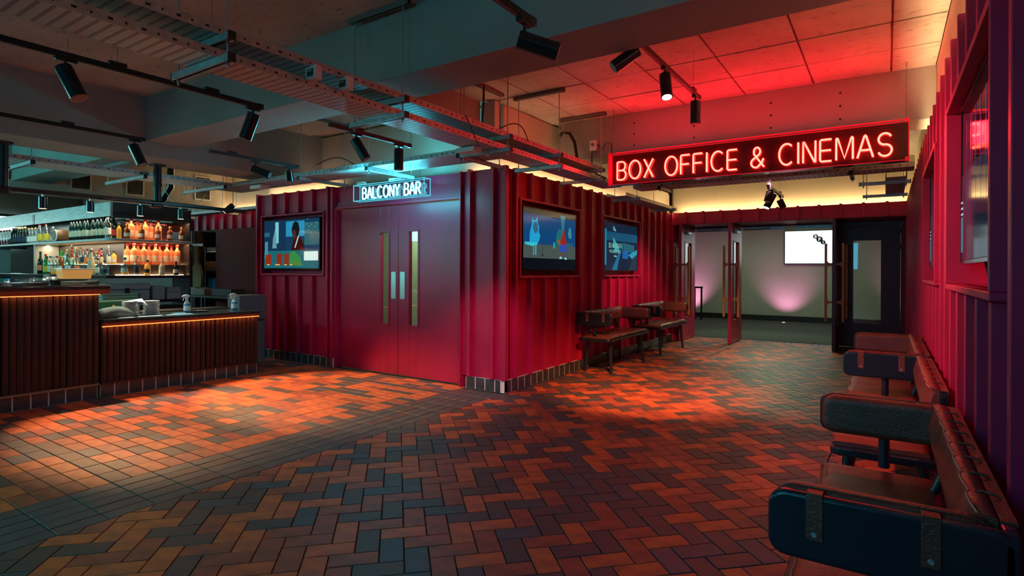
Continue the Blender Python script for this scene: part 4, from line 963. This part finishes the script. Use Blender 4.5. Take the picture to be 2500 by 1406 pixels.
sh('lower_shelf',MB().box(-7.0,.02,-.02,.4,.96,1.0).box(-.5,.02,.4,1.08,.96,1.0),'satin_black')
sh('base_cabinet',MB().box(-7.0,-.02,.0,.4,0,.90).box(-.5,-.02,.4,1.06,0,.90),'dark_wood')
sh('end_panel',MB().box(-.5,.02,1.06,1.085,.0,2.36),'dark_wood')
sh('back_mirror',MB().box(-.36,-.35,.33,1.06,1.36,2.17),mat('smoked_mirror',(.10,.025,.03),rough=.12,metal=.6))
sh('back_board',MB().box(-2.9,-.36,.32,.335,1.36,2.19).box(-7.0,-2.9,.32,.335,1.9,2.19),mat('bronze_board',(.05,.02,.014),rough=.35))
for x in (-2.80,-5.2): sh('upright',MB().box(x-.035,x,-.02,.31,.9,1.845),'shelf_edge')
sh('light_strip',MB().box(-.085,-.070,.10,1.02,1.3605,1.366),'led_shelf'); sh('light_strip',MB().box(-2.6,-.30,.30,.31,1.517,1.522),'led_shelf')
sh('light_strip',MB().box(-.33,-.32,.34,1.02,1.517,1.522),'led_shelf'); sh('light_strip',MB().box(-.33,-.32,.34,1.02,1.880,1.885),'led_shelf'); sh('light_strip',MB().box(-6.0,-.4,.27,.28,1.880,1.885),emis('dim_led',(1,.75,.45),5))
tag(obj('sticker',MB().box(-.05,.05,-.002,0,-.08,.08).box(-.03,.03,-.004,-.002,-.02,.06),'black'),'small black printed sticker on the pale canopy','sticker').location=(-11.93,3.457,2.27)
# ---- bottles
def bm_(name,col,rough=.08,trans=0.0,emit=0.0): return mat(name,col,rough=rough,spec=.6,trans=trans,ior=1.3,emit=col if emit else None,estr=emit)  # emit: shelf light glowing through the bottle, put in as emission
GL=dict(gin=bm_('orange_gin_glass',(.95,.27,.10),.08,.35,.07), dark=bm_('dark_wine_glass',(.008,.020,.016)), clear=clear('bottle_glass',(.88,.95,.93),.16), amber=bm_('amber_glass',(.30,.09,.02),.08,.3), green=bm_('green_glass',(.02,.25,.06),.08,.4),
        whisky=bm_('golden_liquid',(.95,.50,.08),.1,.3,.12), yellow=bm_('yellow_liquid',(.95,.75,.04),.15,.1,.2), frost=bm_('frosted_glass',(.62,.62,.42),.4,.2), red=bm_('red_liquid',(.5,.01,.02),.1,.3), water=clear('clear_liquid',(.95,.98,.95),.10))
LB=dict(cream=mat('cream_label',(.70,.58,.40),rough=.7), white=mat('white_label',(.72,.72,.68),rough=.7), navy=mat('navy_label',(.02,.03,.08),rough=.6), red=mat('red_label',(.45,.02,.02),rough=.6), orange=mat('orange_label',(.85,.25,.08),rough=.6), yellow=mat('yellow_wrap',(.75,.50,.03),rough=.6))
CP=dict(red=mat('red_cap',(.38,.012,.012),rough=.4), black=mat('black_cap',(.012,.012,.014),rough=.4), gold=mat('gold_cap',(.45,.28,.10),rough=.35,metal=.6), teal=mat('teal_cap',(.03,.16,.18),rough=.4), silver=mat('silver_cap',(.45,.45,.42),rough=.3,metal=.8), green=mat('green_cap',(.02,.10,.04),rough=.4), orange=mat('orange_cap',(.6,.2,.05),rough=.4))
SHAPES=dict(
 gin=(.036,.195,[(.0335,0),(.036,.008),(.036,.150),(.034,.163),(.020,.180),(.013,.190),(.0125,.215)],.018,.028),
 wine=(.037,.30,[(.035,0),(.037,.006),(.037,.185),(.030,.215),(.016,.240),(.0145,.300)],.0155,.045),
 spirit=(.036,.26,[(.034,0),(.036,.006),(.036,.170),(.028,.195),(.015,.210),(.014,.240)],.017,.028),
 square=(.040,.22,[(.038,0),(.040,.006),(.040,.125),(.034,.150),(.014,.165),(.013,.190)],.017,.03),
 tall=(.033,.30,[(.031,0),(.033,.006),(.033,.180),(.016,.225),(.013,.270)],.016,.03),
 cone=(.042,.30,[(.040,0),(.042,.01),(.040,.110),(.015,.240),(.013,.270)],.016,.03))
BP={}
def bottle(kind,glass,cap,lab,label,group,x,y,z,s=1.0,liquid=None):
    key=(kind,glass,cap,lab,liquid)
    if key not in BP:
        R0,H,prof,rc,hc=SHAPES[kind]; zt=prof[-1][1]
        body=mesh('glass_body',MB().lathe(prof,(0,0,0),16),GL[glass]); capm=mesh('cap',MB().lathe([(rc*.95,zt+.0005),(rc,zt+.003),(rc,zt+hc-.002),(rc*.9,zt+hc)],(0,0,0),14),CP[cap])
        lb=None
        if lab:
            z0=.055 if kind=='wine' else .035; z1=.135 if kind=='wine' else prof[2][1]*.72; m=MB(); n=9; r=R0+.0008
            for a0 in ((-110,) ): 
                pts=[(r*cos(radians(a0+i*130/n)),r*sin(radians(a0+i*130/n))) for i in range(n+1)]
                m.add([(p[0],p[1],zz) for p in pts for zz in (z0,z1)],[(2*i,2*i+2,2*i+3,2*i+1) for i in range(n)],True)
                k=.45; mm=LB['red'] if lab!='red' else LB['cream']
            lb=mesh('label',m,LB[lab])
        lq=mesh('liquid',MB().lathe([(R0-.004,.004),(R0-.004,prof[2][1]*.62)],(0,0,0),14),GL[liquid]) if liquid else None
        BP[key]=(body,capm,lb,lq)
    body,capm,lb,lq=BP[key]
    t=thing('bottle',label,'bottle',(x,y,z),random.uniform(-.25,.25),group); t.scale=(s,s,s)
    obj('glass_body',body,None,t); obj('cap',capm,None,t)
    if lb: obj('label',lb,None,t)
    if lq: obj('liquid',lq,None,t)
    return t
def row(kind,glass,cap,lab,what,group,pos,z,s=1.0,liquid=None,order='from the corner'):
    n=len(pos)
    for i,(x,y) in enumerate(pos):
        bottle(kind,glass,cap,lab,(ORD[i]+' '+what+' '+order) if n>1 else what,group,x,y,z,s,liquid)
row('gin','gin','red','cream','orange gin bottle, lower shelf, front row,','orange gin bottles, lower shelf front row',[(-9.145,y) for y in (3.82,3.95,4.11,4.27,4.42)],1.516,1.28)
row('gin','gin','red','cream','orange gin bottle, lower shelf, back row,','orange gin bottles, lower shelf back row',[(-9.26,y) for y in (3.78,3.92,4.07,4.22,4.39)],1.516,1.26)
row('gin','gin','red','cream','orange gin bottle with red cap on the upper shelf','orange gin bottles on the upper shelf',[(-9.14,3.78),(-9.14,3.965),(-9.14,4.145)],1.879,1.25)
row('gin','gin','red','cream','half-hidden orange gin bottle on the upper shelf, back row,','orange gin bottles, upper shelf back row',[(-9.25,3.91),(-9.25,4.09)],1.879,1.22)
row('square','amber','orange','white','squat amber bottle with pale label, upper shelf,','amber liqueur bottles on the upper shelf',[(-9.05,y) for y in (3.69,3.88,4.10,4.27,4.44)],1.879,.98)
bottle('spirit','whisky','black',None,'golden bottle beside the rounded corner of the upper shelf','single bottles',-9.08,3.60,1.879,.8)
row('wine','dark','black','cream','dark wine bottle with patterned label on the upper shelf','wine bottles on the upper shelf',[(x,3.56) for x in (-9.37,-9.53,-9.65,-9.80,-10.0,-10.1,-10.27,-10.39,-10.51,-10.61)],1.879,1.12)
row('wine','dark','black','red','back-row dark wine bottle on the upper shelf','wine bottles, upper shelf back row',[(x,3.68) for x in (-9.46,-9.62,-9.78,-9.93,-10.10,-10.27)],1.879,1.12)
bottle('wine','clear','black','white','clear bottle with white label at the turn of the upper shelf','single bottles',-9.24,3.53,1.879,1.15,'water')
row('spirit','clear','red','yellow','clear red-capped bottle with yellow neck on the upper shelf','clear bottles with yellow wraps',[(-11.60,3.54),(-11.88,3.54)],1.879,1.22,'water')
row('spirit','clear','silver','white','round clear bottle left of the little barrel on the upper shelf','clear round bottles',[(-11.35,3.56),(-11.50,3.60),(-11.74,3.60)],1.879,.95,'water')
row('spirit','clear','gold','white','clear jar-shaped bottle with gold cap on the upper shelf','clear bottles with gold caps',[(x,3.55) for x in (-12.12,-12.28,-12.42)],1.879,1.0,'water')
row('spirit','dark','gold','navy','dark gold-capped bottle on the upper shelf','dark bottles with gold caps',[(x,3.54) for x in (-12.56,-12.70,-12.82,-12.94,-13.05,-13.18)],1.879,1.12)
row('spirit','clear','red',None,'red-capped clear bottle at the left end of the upper shelf','clear bottles, left end',[(x,3.54) for x in (-13.40,-13.55,-13.70,-13.86)],1.879,1.05,'red')
# bottles crowding the middle shelf and the counter shelf of the left leg
mix=[('tall','green','black','white',None,-11.29),('spirit','clear','black','red','whisky',-11.12),('spirit','clear','gold','white','whisky',-10.98),('wine','dark','black','cream',None,-10.85),('spirit','amber','red','white',None,-10.72),('cone','clear','gold','cream','whisky',-10.60),('tall','clear','black',None,'water',-10.46),('spirit','clear','red','navy','whisky',-10.33),('spirit','clear','black','orange','water',-10.20),('spirit','clear','silver','white','water',-10.06),('square','clear','gold','cream','whisky',-9.92),('spirit','red','red','white',None,-9.78),('spirit','clear','black','cream','water',-9.64),('tall','clear','silver','white','whisky',-9.50),('square','whisky','black','white',None,-9.34)]
for i,(k,g,c,l,q,x) in enumerate(mix):
    bottle(k,g,c,l,ORD[i]+' bottle from the left on the crowded middle shelf','mixed bottles, middle shelf',x,3.62+random.uniform(-.03,.03),1.516,.90,q)
mix2=[('wine','dark','black','orange',None,-11.62),('tall','green','red','white',None,-11.42),('spirit','green','black','yellow',None,-11.30),('spirit','clear','teal','white','water',-11.15),('spirit','clear','silver',None,'whisky',-11.02),('spirit','clear','red','cream','whisky',-10.88),('spirit','amber','gold','white',None,-10.76),('tall','green','green','white',None,-10.55),('spirit','clear','red','white','water',-10.40),('spirit','clear','orange','red','whisky',-10.25),('spirit','clear','red','orange','water',-10.10)]
for i,(k,g,c,l,q,x) in enumerate(mix2):
    bottle(k,g,c,l,ORD[i]+' bottle from the left, front row behind the yellow tub','mixed bottles, counter shelf',x,3.47+random.uniform(-.02,.02),1.361,1.08,q)
bottle('cone','frost','red','cream','frosted cone bottle of yellow liquid with red cap','single bottles',-9.62,3.46,1.361,1.22,'yellow')
bottle('spirit','clear','black','white','clear bottle with round dark label right of the frosted cone bottle','single bottles',-9.45,3.48,1.361,.9,'water')
bottle('square','clear','black','navy','clear bottle with blue label at the inner corner of the back bar','single bottles',-9.20,3.47,1.361,.95,'water')
cnt=[('square','clear','teal','white','whisky','clear bottle with teal neck and pale label on the lit ledge',3.655,1.15),('spirit','clear','silver','navy','water','slim clear bottle with dark label on the lit ledge',3.81,1.05),('square','whisky','black','navy',None,'golden bottle with black label on the lit ledge',3.95,1.0),('square','frost','silver','white',None,'frosted white bottle with red band on the lit ledge',4.15,1.0),('square','dark','black','white',None,'squat black bottle with looped neck at the right of the lit ledge',4.35,.95)]
for k,g,c,l,q,lab,y,s in cnt: bottle(k,g,c,l,lab,'bottles on the lit ledge',-9.03,y,1.361,s,q)
# little barrel
t=thing('barrel','small wooden barrel with pale hoop lying on the upper shelf','barrel',(-11.06,3.56,1.879))
obj('body',MB().cyl((0,-.10,.10),(0,0,.10),.082,.095,n=24).cyl((0,0,.10),(0,.14,.10),.095,.082,n=24),mat('barrel_wood',(.22,.09,.03),rough=.5),t)
obj('hoop',MB().lathe([(.088,-.008),(.095,-.008),(.095,.008),(.088,.008)],(0,0,0),24),'white_plastic',t); t.children[1].rotation_euler=(pi/2,0,0); t.children[1].location=(0,-.085,.10)
obj('stand',MB().box(-.06,.06,-.06,.08,0,.022),'dark_wood',t)
tag(obj('note_card',MB().prism([(0,0),(.20,0),(.20,.14),(0,.14)],'x',0,.004),mat('navy_print',(.02,.07,.12),rough=.5)),'dark blue printed box leaning at the right end of the upper shelf','box').location=(-9.13,4.33,1.88)
tag(obj('menu_card',MB().box(0,.004,0,.07,0,.24),'grey_plastic'),'upright grey card between the bottles on the upper shelf','card').location=(-9.20,3.74,1.88)
# ---- things on the tall counter
def ptray(label,loc,w,l,h=.022,rz=0,grp='black serving trays'):
    o=obj('serving_tray',MB().prism([(-w/2,0),(w/2,0),(w/2+.03,h),(w/2+.022,h),(w/2-.004,.004),(-w/2+.004,.004),(-w/2-.022,h),(-w/2-.03,h)],'x',-l/2,l/2),'satin_black'); o.location=loc; o.rotation_euler=(0,0,rz); return tag(o,label,'tray',grp)
for i in range(4): ptray(['bottom','second','third','top'][i]+' tray in the black stack under the yellow tub',(-7.62,2.58,1.264+i*.013),.34,.30)
for i in range(4): ptray(['bottom','second','third','top'][i]+' tray in the black stack at the left end of the tall counter',(-7.60,1.95,1.264+i*.011),.62,.40)
t=thing('food_tub','yellow-lit translucent plastic tub with lid on the black trays','tub',(-7.62,2.58,1.336))
tubm=mat('amber_tub',(.85,.50,.16),rough=.35,trans=.25,emit=(1,.55,.15),estr=.22)  # yellow glow of the tub put in as emission
obj('body',MB().add([(-.09,-.13,0),(.09,-.13,0),(.09,.13,0),(-.09,.13,0),(-.10,-.145,.105),(.10,-.145,.105),(.10,.145,.105),(-.10,.145,.105)],[(0,3,2,1),(0,1,5,4),(1,2,6,5),(2,3,7,6),(3,0,4,7),(4,5,6,7)]),tubm,t,bevel=.01)
obj('lid',MB().box(-.105,.105,-.15,.15,.105,.117),'white_plastic',t,bevel=.004)
gls=clear('drinking_glass',(.90,.97,.97),.18)
for i,(x,y,h) in enumerate(((-8.05,2.30,.16),(-8.02,2.38,.20),(-8.10,2.46,.17),(-8.15,2.36,.22),(-8.2,2.25,.15),(-8.12,2.20,.12))):
    pass
tag(obj('work_unit',MB().box(-8.41,-8.0,-1.0,2.9,.0,1.10),'steel',None,.003),'steel-topped work unit behind the tall bar counter','work unit')
for i,(x,y,h,r) in enumerate(((-8.06,2.34,.20,.035),(-8.05,2.43,.24,.036),(-8.06,2.52,.26,.034),(-8.18,2.38,.24,.036),(-8.18,2.50,.28,.034),(-8.08,2.25,.17,.034),(-8.19,2.28,.20,.034))):
    o=obj('glass_tumbler',MB().lathe([(r*.75,0),(r*.78,.002),(r,h),(r*.94,h),(r*.72,.01),(.001,.008)],(0,0,0),16),gls); o.location=(x,y,1.101); tag(o,ORD[i]+' upturned clear tumbler counted from the yellow tub towards the left','glass','glasses behind the tall counter')
t=thing('milk_jug','pale plastic milk jug with blue cap behind the tall counter','jug',(-8.10,2.12,1.101)); obj('body',MB().lathe([(.05,0),(.055,.01),(.055,.13),(.035,.18),(.022,.20),(.022,.215)],(0,0,0),18),'white_plastic',t); obj('cap',MB().cyl((0,0,.215),(0,0,.235),.024,n=16),mat('blue_cap',(.03,.25,.5),rough=.4),t)
obj('grip',MB().tube([(0,-.05,.06),(0,-.085,.09),(0,-.08,.15),(0,-.03,.185)],.009,7),'white_plastic',t)
t=thing('coffee_machine','dark espresso machine with upturned cups on top at the left edge','coffee machine',(-8.62,1.75,1.0))
obj('body',MB().box(-.22,.20,-.55,.40,.02,.30).box(-.22,.05,-.55,.40,.30,.42),'satin_black',t,bevel=.02); obj('cup_rack',MB().box(-.20,.16,-.53,.38,.42,.435),'steel',t); obj('group_head',MB().cyl((.08,-.15,.42),(.08,-.15,.30),.04,n=16).cyl((.08,.12,.42),(.08,.12,.30),.04,n=16),'steel',t)
obj('gauge_panel',MB().box(.2,.205,-.4,.3,.18,.26),'grey_plastic',t); obj('steam_wand',MB().tube([(.12,.32,.36),(.18,.34,.28),(.19,.34,.12)],.008),'steel',t)
for i in range(10):
    o=obj('coffee_cup',MB().lathe([(.036,0),(.032,.03),(.022,.052),(.001,.054)],(0,0,0),14),'white_plastic'); o.location=(-8.76+.11*(i%2),1.28+.1*(i//2),1.437); tag(o,ORD[i]+' upturned white cup on the espresso machine, from the left','cup','cups on the espresso machine')
o=obj('coffee_grinder',MB().lathe([(.06,0),(.07,.02),(.06,.16),(.05,.18),(.075,.30),(.075,.33),(.001,.335)],(0,0,0),18),'grey_plastic'); o.location=(-8.5,2.38,1.0) ; tag(o,'grey coffee grinder right of the espresso machine','grinder')
tag(obj('machine_cabinet',MB().box(-8.98,-8.43,1.0,2.55,.0,1.0),'dark_wood'),'dark cabinet carrying the espresso machine','cabinet')
# ---- things on the low counter
plate=mesh('plate',MB().lathe([(.055,0),(.060,.001),(.088,.007),(.089,.0085),(.060,.004),(.001,.003)],(0,0,0),26),mat('white_china',(.74,.74,.72),rough=.25))
for s_,(x,y,n) in enumerate(((-7.60,3.14,18),(-7.62,3.38,18))):
    for i in range(n):
        o=obj('plate',plate,None); o.location=(x+random.uniform(-.002,.002),y+random.uniform(-.002,.002),.883+i*.0098)
        tag(o,ORD[i]+' white plate from the bottom of the '+('left' if s_==0 else 'right')+' stack','plate',('left' if s_==0 else 'right')+' stack of white plates')
pp=MB(); pts=[(-.06,-.05,0),(.06,-.03,.0),(.085,.06,-.02),(.05,.13,-.07),(-.03,.10,.02)]
pp.add(pts+[(a,b,c+.0015) for a,b,c in pts],[(0,1,2),(0,2,4),(2,3,4),(5,7,6),(5,9,7),(7,9,8),(0,5,6,1),(1,6,7,2),(2,7,8,3),(3,8,9,4),(4,9,5,0)])
o=obj('paper_napkin',pp,'white_plastic'); o.location=(-7.58,3.17,1.068); tag(o,'loose white paper draped over the left plate stack','paper')
for i,(y,l) in enumerate(((3.02,.16),(3.28,.26),(3.62,.30))):
    o=obj('paper_sheet',MB().box(-.045,.045,-l/2,l/2,0,.002),'white_plastic'); o.location=(-7.41,y,.8825); o.rotation_euler=(0,0,.05-.05*i); tag(o,['left','middle','right'][i]+' white paper sheet lying at the front of the low counter','paper','paper sheets on the low counter')
def spray(label,y):
    t=thing('spray_bottle',label,'spray bottle',(-7.60,y,.883),0,'spray bottles')
    obj('body',MB().lathe([(.040,0),(.043,.006),(.043,.095),(.036,.120),(.018,.150),(.014,.165)],(0,0,0),20),mat('blue_spray',(.10,.32,.55),rough=.25,trans=.3),t)
    m=MB(); n=9; r=.0437
    m.add([(r*cos(radians(-90+i*16)),r*sin(radians(-90+i*16)),z) for i in range(n+1) for z in (.03,.09)],[(2*i,2*i+2,2*i+3,2*i+1) for i in range(n)],True); obj('label',m,LB['white'],t)
    obj('shoulder',MB().lathe([(.0365,.120),(.019,.151),(.0145,.167)],(0,0,0),20),'white_plastic',t)
    obj('trigger_head',MB().prism([(-.060,.210),(-.055,.226),(-.01,.238),(.035,.224),(.030,.205),(.014,.205),(.014,.166),(-.014,.166),(-.014,.200)],'x',-.013,.013),'white_plastic',t,bevel=.004)
    obj('trigger',MB().tube([(0,-.020,.205),(0,-.042,.190),(0,-.050,.160)],.006),'white_plastic',t); return t
spray('blue and white spray bottle on the low counter, the left of the two',3.80); spray('blue and white spray bottle on the low counter, at its right end',4.44)
o=obj('cleaning_cloth',MB().box(-.05,.05,-.07,.07,0,.008),mat('blue_cloth',(.10,.45,.62),rough=.9)); o.location=(-7.52,3.66,.883); tag(o,'folded pale blue cloth left of the first spray bottle','cloth')
o=obj('round_tray',MB().lathe([(.13,0),(.15,.012),(.155,.013),(.13,.004),(.001,.003)],(0,0,0),28),'satin_black'); o.location=(-7.72,3.98,.883); tag(o,'round black tray on the low counter behind the spray bottles','tray')
fb=MB(); n=12
pad(fb,.34,lambda u:[(-.10,0),(.10,0),(.11,.03+.05*sin(u*pi)),(.04,.06+.07*sin(u*pi*.8+.3)),(-.04,.055+.065*sin(u*pi*.8+.4)),(-.11,.03+.04*sin(u*pi))],12)
o=obj('grey_bag',fb,mat('grey_canvas',(.16,.17,.14),rough=.8)); o.location=(-7.56,2.78,.883); tag(o,'slumped grey canvas bag at the left end of the low counter','bag')
t=thing('bottle_crate','dark green plastic bottle crate behind the plate stacks','crate',(-8.15,3.18,.90))
obj('body',MB().box(-.14,.14,-.24,.24,0,.15),mat('green_plastic',(.01,.07,.03),rough=.4),t,bevel=.008)
for z in (.17,.205,.24): obj('rim',MB().box(.125,.14,-.24,.24,z-.012,z),mat('green_plastic2',(.015,.10,.045),rough=.4),t)
for y in (-.06,.06): obj('print_mark',MB().box(.14,.1405,y-.014,y+.014,.06,.10),LB['yellow'],t)
obj('corner_post',MB().box(.11,.14,-.24,-.22,.15,.24).box(.11,.14,.22,.24,.15,.24),'black',t)
tag(obj('under_counter_cabinet',MB().box(-8.36,-8.0,2.95,4.6,.0,.898),'dark_wood'),'dark cabinet behind the low counter, under the green crate','cabinet')
# white boxes and tubs below the ledge
def cbx(label,x,y,z,w,l,h,m='grey_plastic',lid=True,name='storage_box',cat='box'):
    t=thing(name,label,cat,(x,y,z)); obj('body',MB().box(-w/2,w/2,-l/2,l/2,0,h*.62 if lid else h),m,t,bevel=.012)
    if lid: obj('lid',MB().box(-w/2-.006,w/2+.006,-l/2-.006,l/2+.006,h*.64,h),m,t,bevel=.016); obj('latch',MB().box(w/2,w/2+.012,-.03,.03,h*.4,h*.75),'black',t)
    return t
pale=mat('pale_blue_plastic',(.34,.40,.44),rough=.4)
cbx('pale cool box with a dark latch on the shelf under the lit ledge',-9.10,3.66,1.001,.26,.60,.24,pale)
cbx('small pale box right of the cool box under the lit ledge',-9.08,4.08,1.001,.24,.17,.20,pale,False)
cbx('flat pale carton at the bottom of the pair under the lit ledge',-9.08,4.29,1.001,.24,.20,.10,pale,False); cbx('flat pale carton on top of the pair under the lit ledge',-9.08,4.29,1.102,.23,.19,.08,pale,False)
# ---- recess and worktop on the service wall
t=thing('wire_rack','wire storage rack with shelves in the dark recess beyond the bar','rack',(-12.9,7.18,0))
for x in (-.33,.33):
    for y in (-.16,.16): obj('post',MB().cyl((x,y,0),(x,y,2.0),.012,n=8),'steel',t)
for z in (.25,.95,1.42,1.86): obj('shelf',MB().box(-.34,.34,-.17,.17,z-.01,z),'steel',t)
tan=mat('tan_carton',(.42,.24,.09),rough=.8)
for i,(x,z,w,h) in enumerate(((-.20,1.421,.15,.22),(-.02,1.421,.15,.20),(.18,1.421,.16,.21))):
    cbx(['left','middle','right'][i]+' tan carton on the wire rack',-12.9+x,7.10,z,w,.2,h,tan,False)
cbx('teal plastic crate on top of the wire rack',-12.75,7.12,1.861,.22,.2,.10,mat('teal_plastic',(.03,.28,.26),rough=.4),False); cbx('clear plastic tub on top of the wire rack',-13.05,7.12,1.861,.24,.2,.10,pale,False)
cbx('blue bottle pack on the lower shelf of the wire rack',-12.88,7.08,.951,.30,.2,.30,mat('blue_pack',(.04,.25,.42),rough=.4),False)
# apron and coat hanging
ap=MB(); pad(ap,.05,lambda u:[(-.15,1.02),(.0,.99),(.18,1.06),(.21,1.30),(.16,1.50),(.03,1.62),(-.02,1.98),(-.05,1.98),(-.05,1.60),(-.16,1.52)],4)
o=obj('apron',ap,mat('sand_apron',(.36,.24,.13),rough=.9)); o.location=(-13.0,6.70,0); tag(o,'sand-coloured apron hanging beside the recess','apron')
co=MB(); pad(co,.08,lambda u:[(-.22,1.10),(-.10,.98),(.12,1.00),(.14,1.70),(.10,1.98),(.02,2.02),(-.06,1.80),(-.16,1.50)],4)
o=obj('coat',co,mat('black_cloth',(.012,.014,.020),rough=.9)); o.location=(-13.42,6.66,0); tag(o,'black coat hanging on the pale column beside the recess','coat')
tag(obj('coat_rail',MB().box(-13.78,-12.8,6.74,6.80,1.97,2.03),'dark_wood'),'dark rail holding the coat and apron','coat rail')
t=thing('work_table','steel work table along the flush red panel','table',(-11.3,6.55,0)); obj('top',MB().box(-1.7,1.7,-.28,.28,.86,.90),'grey_plastic',t)
for x in (-1.6,1.55):
    for y in (-.24,.20): obj('leg',MB().box(x,x+.04,y,y+.04,0,.86),'galv_dull',t)
obj('undershelf',MB().box(-1.6,1.6,-.24,.24,.30,.33),'grey_plastic',t)
cbx('dark blue tub at the left of the steel work table',-12.60,6.5,.901,.40,.3,.16,pale,False,'tub','tub')
cbx('pale washing-up tub on the steel work table',-12.15,6.45,.901,.50,.3,.14,mat('dull_cream',(.32,.30,.27),rough=.5),False,'tub','tub'); cbx('long grey tub on the steel work table',-11.35,6.5,.901,.75,.3,.15,mat('grey_tub',(.10,.14,.17),rough=.5),False,'tub','tub')
cbx('grey lidded bin beyond the right end of the low counter',-8.25,5.02,.0,.32,.42,1.06,mat('bin_grey',(.13,.17,.20),rough=.5),True,'bin','bin')
# ================================================================== VENTS, DUCTS, PIPES
def vent(label,loc,rz,w,h,n=9):
    t=thing('ventilation_grille',label,'vent',loc,rz,'ventilation grilles'); f=.025
    obj('frame',MB().box(-w/2,w/2,-.01,.01,-h/2,-h/2+f).box(-w/2,w/2,-.01,.01,h/2-f,h/2).box(-w/2,-w/2+f,-.01,.01,-h/2+f,h/2-f).box(w/2-f,w/2,-.01,.01,-h/2+f,h/2-f),'galv',t)
    obj('backing',MB().box(-w/2+f,w/2-f,.008,.012,-h/2+f,h/2-f),'black',t)
    for i in range(n):
        z=-h/2+f+(h-2*f)*(i+.5)/n; obj('louvre',MB().prism([(-.012,z-.006),(.006,z+.006),(.008,z+.004),(-.010,z-.008)],'x',-w/2+f,w/2-f),'galv_dull',t)
    return t
vent('pale-framed ventilation grille on the beam above the service wall, rightmost of three',(-11.985,6.30,3.15),pi/2,.34,.50); vent('middle of three ventilation grilles on the beam over the back bar',(-11.985,5.02,3.10),pi/2,.32,.50); vent('leftmost of three ventilation grilles on the beam over the back bar',(-11.985,4.15,3.10),pi/2,.32,.50)
t=thing('drain_pipe','black bent drain pipe above the back bar canopy','pipe',(-9.9,4.6,2.385)); obj('pipe',MB().tube([(-.3,0,.0),(-.2,.05,.25),(-.02,.08,.42),(.0,.1,1.085)],.055,14),'satin_black',t); obj('collar',MB().cyl((-.205,.05,.24),(-.18,.055,.28),.068,n=16),'satin_black',t)
# bright glazing far beyond the bar at the left
wn=struct('window_1',MB().box(-19.88,-19.84,-4.5,5.5,2.05,2.85),emis('daylight_glass',(.62,1.0,1.0),5.0))
for y in (-3,-1.2,.6,2.4,4.2): obj('mullion',MB().box(-19.84,-19.78,y-.04,y+.04,2.0,2.9),'black',wn)
obj('window_frame',MB().box(-19.86,-19.76,-4.6,5.6,1.98,2.05).box(-19.86,-19.76,-4.6,5.6,2.85,2.92),'black',wn)
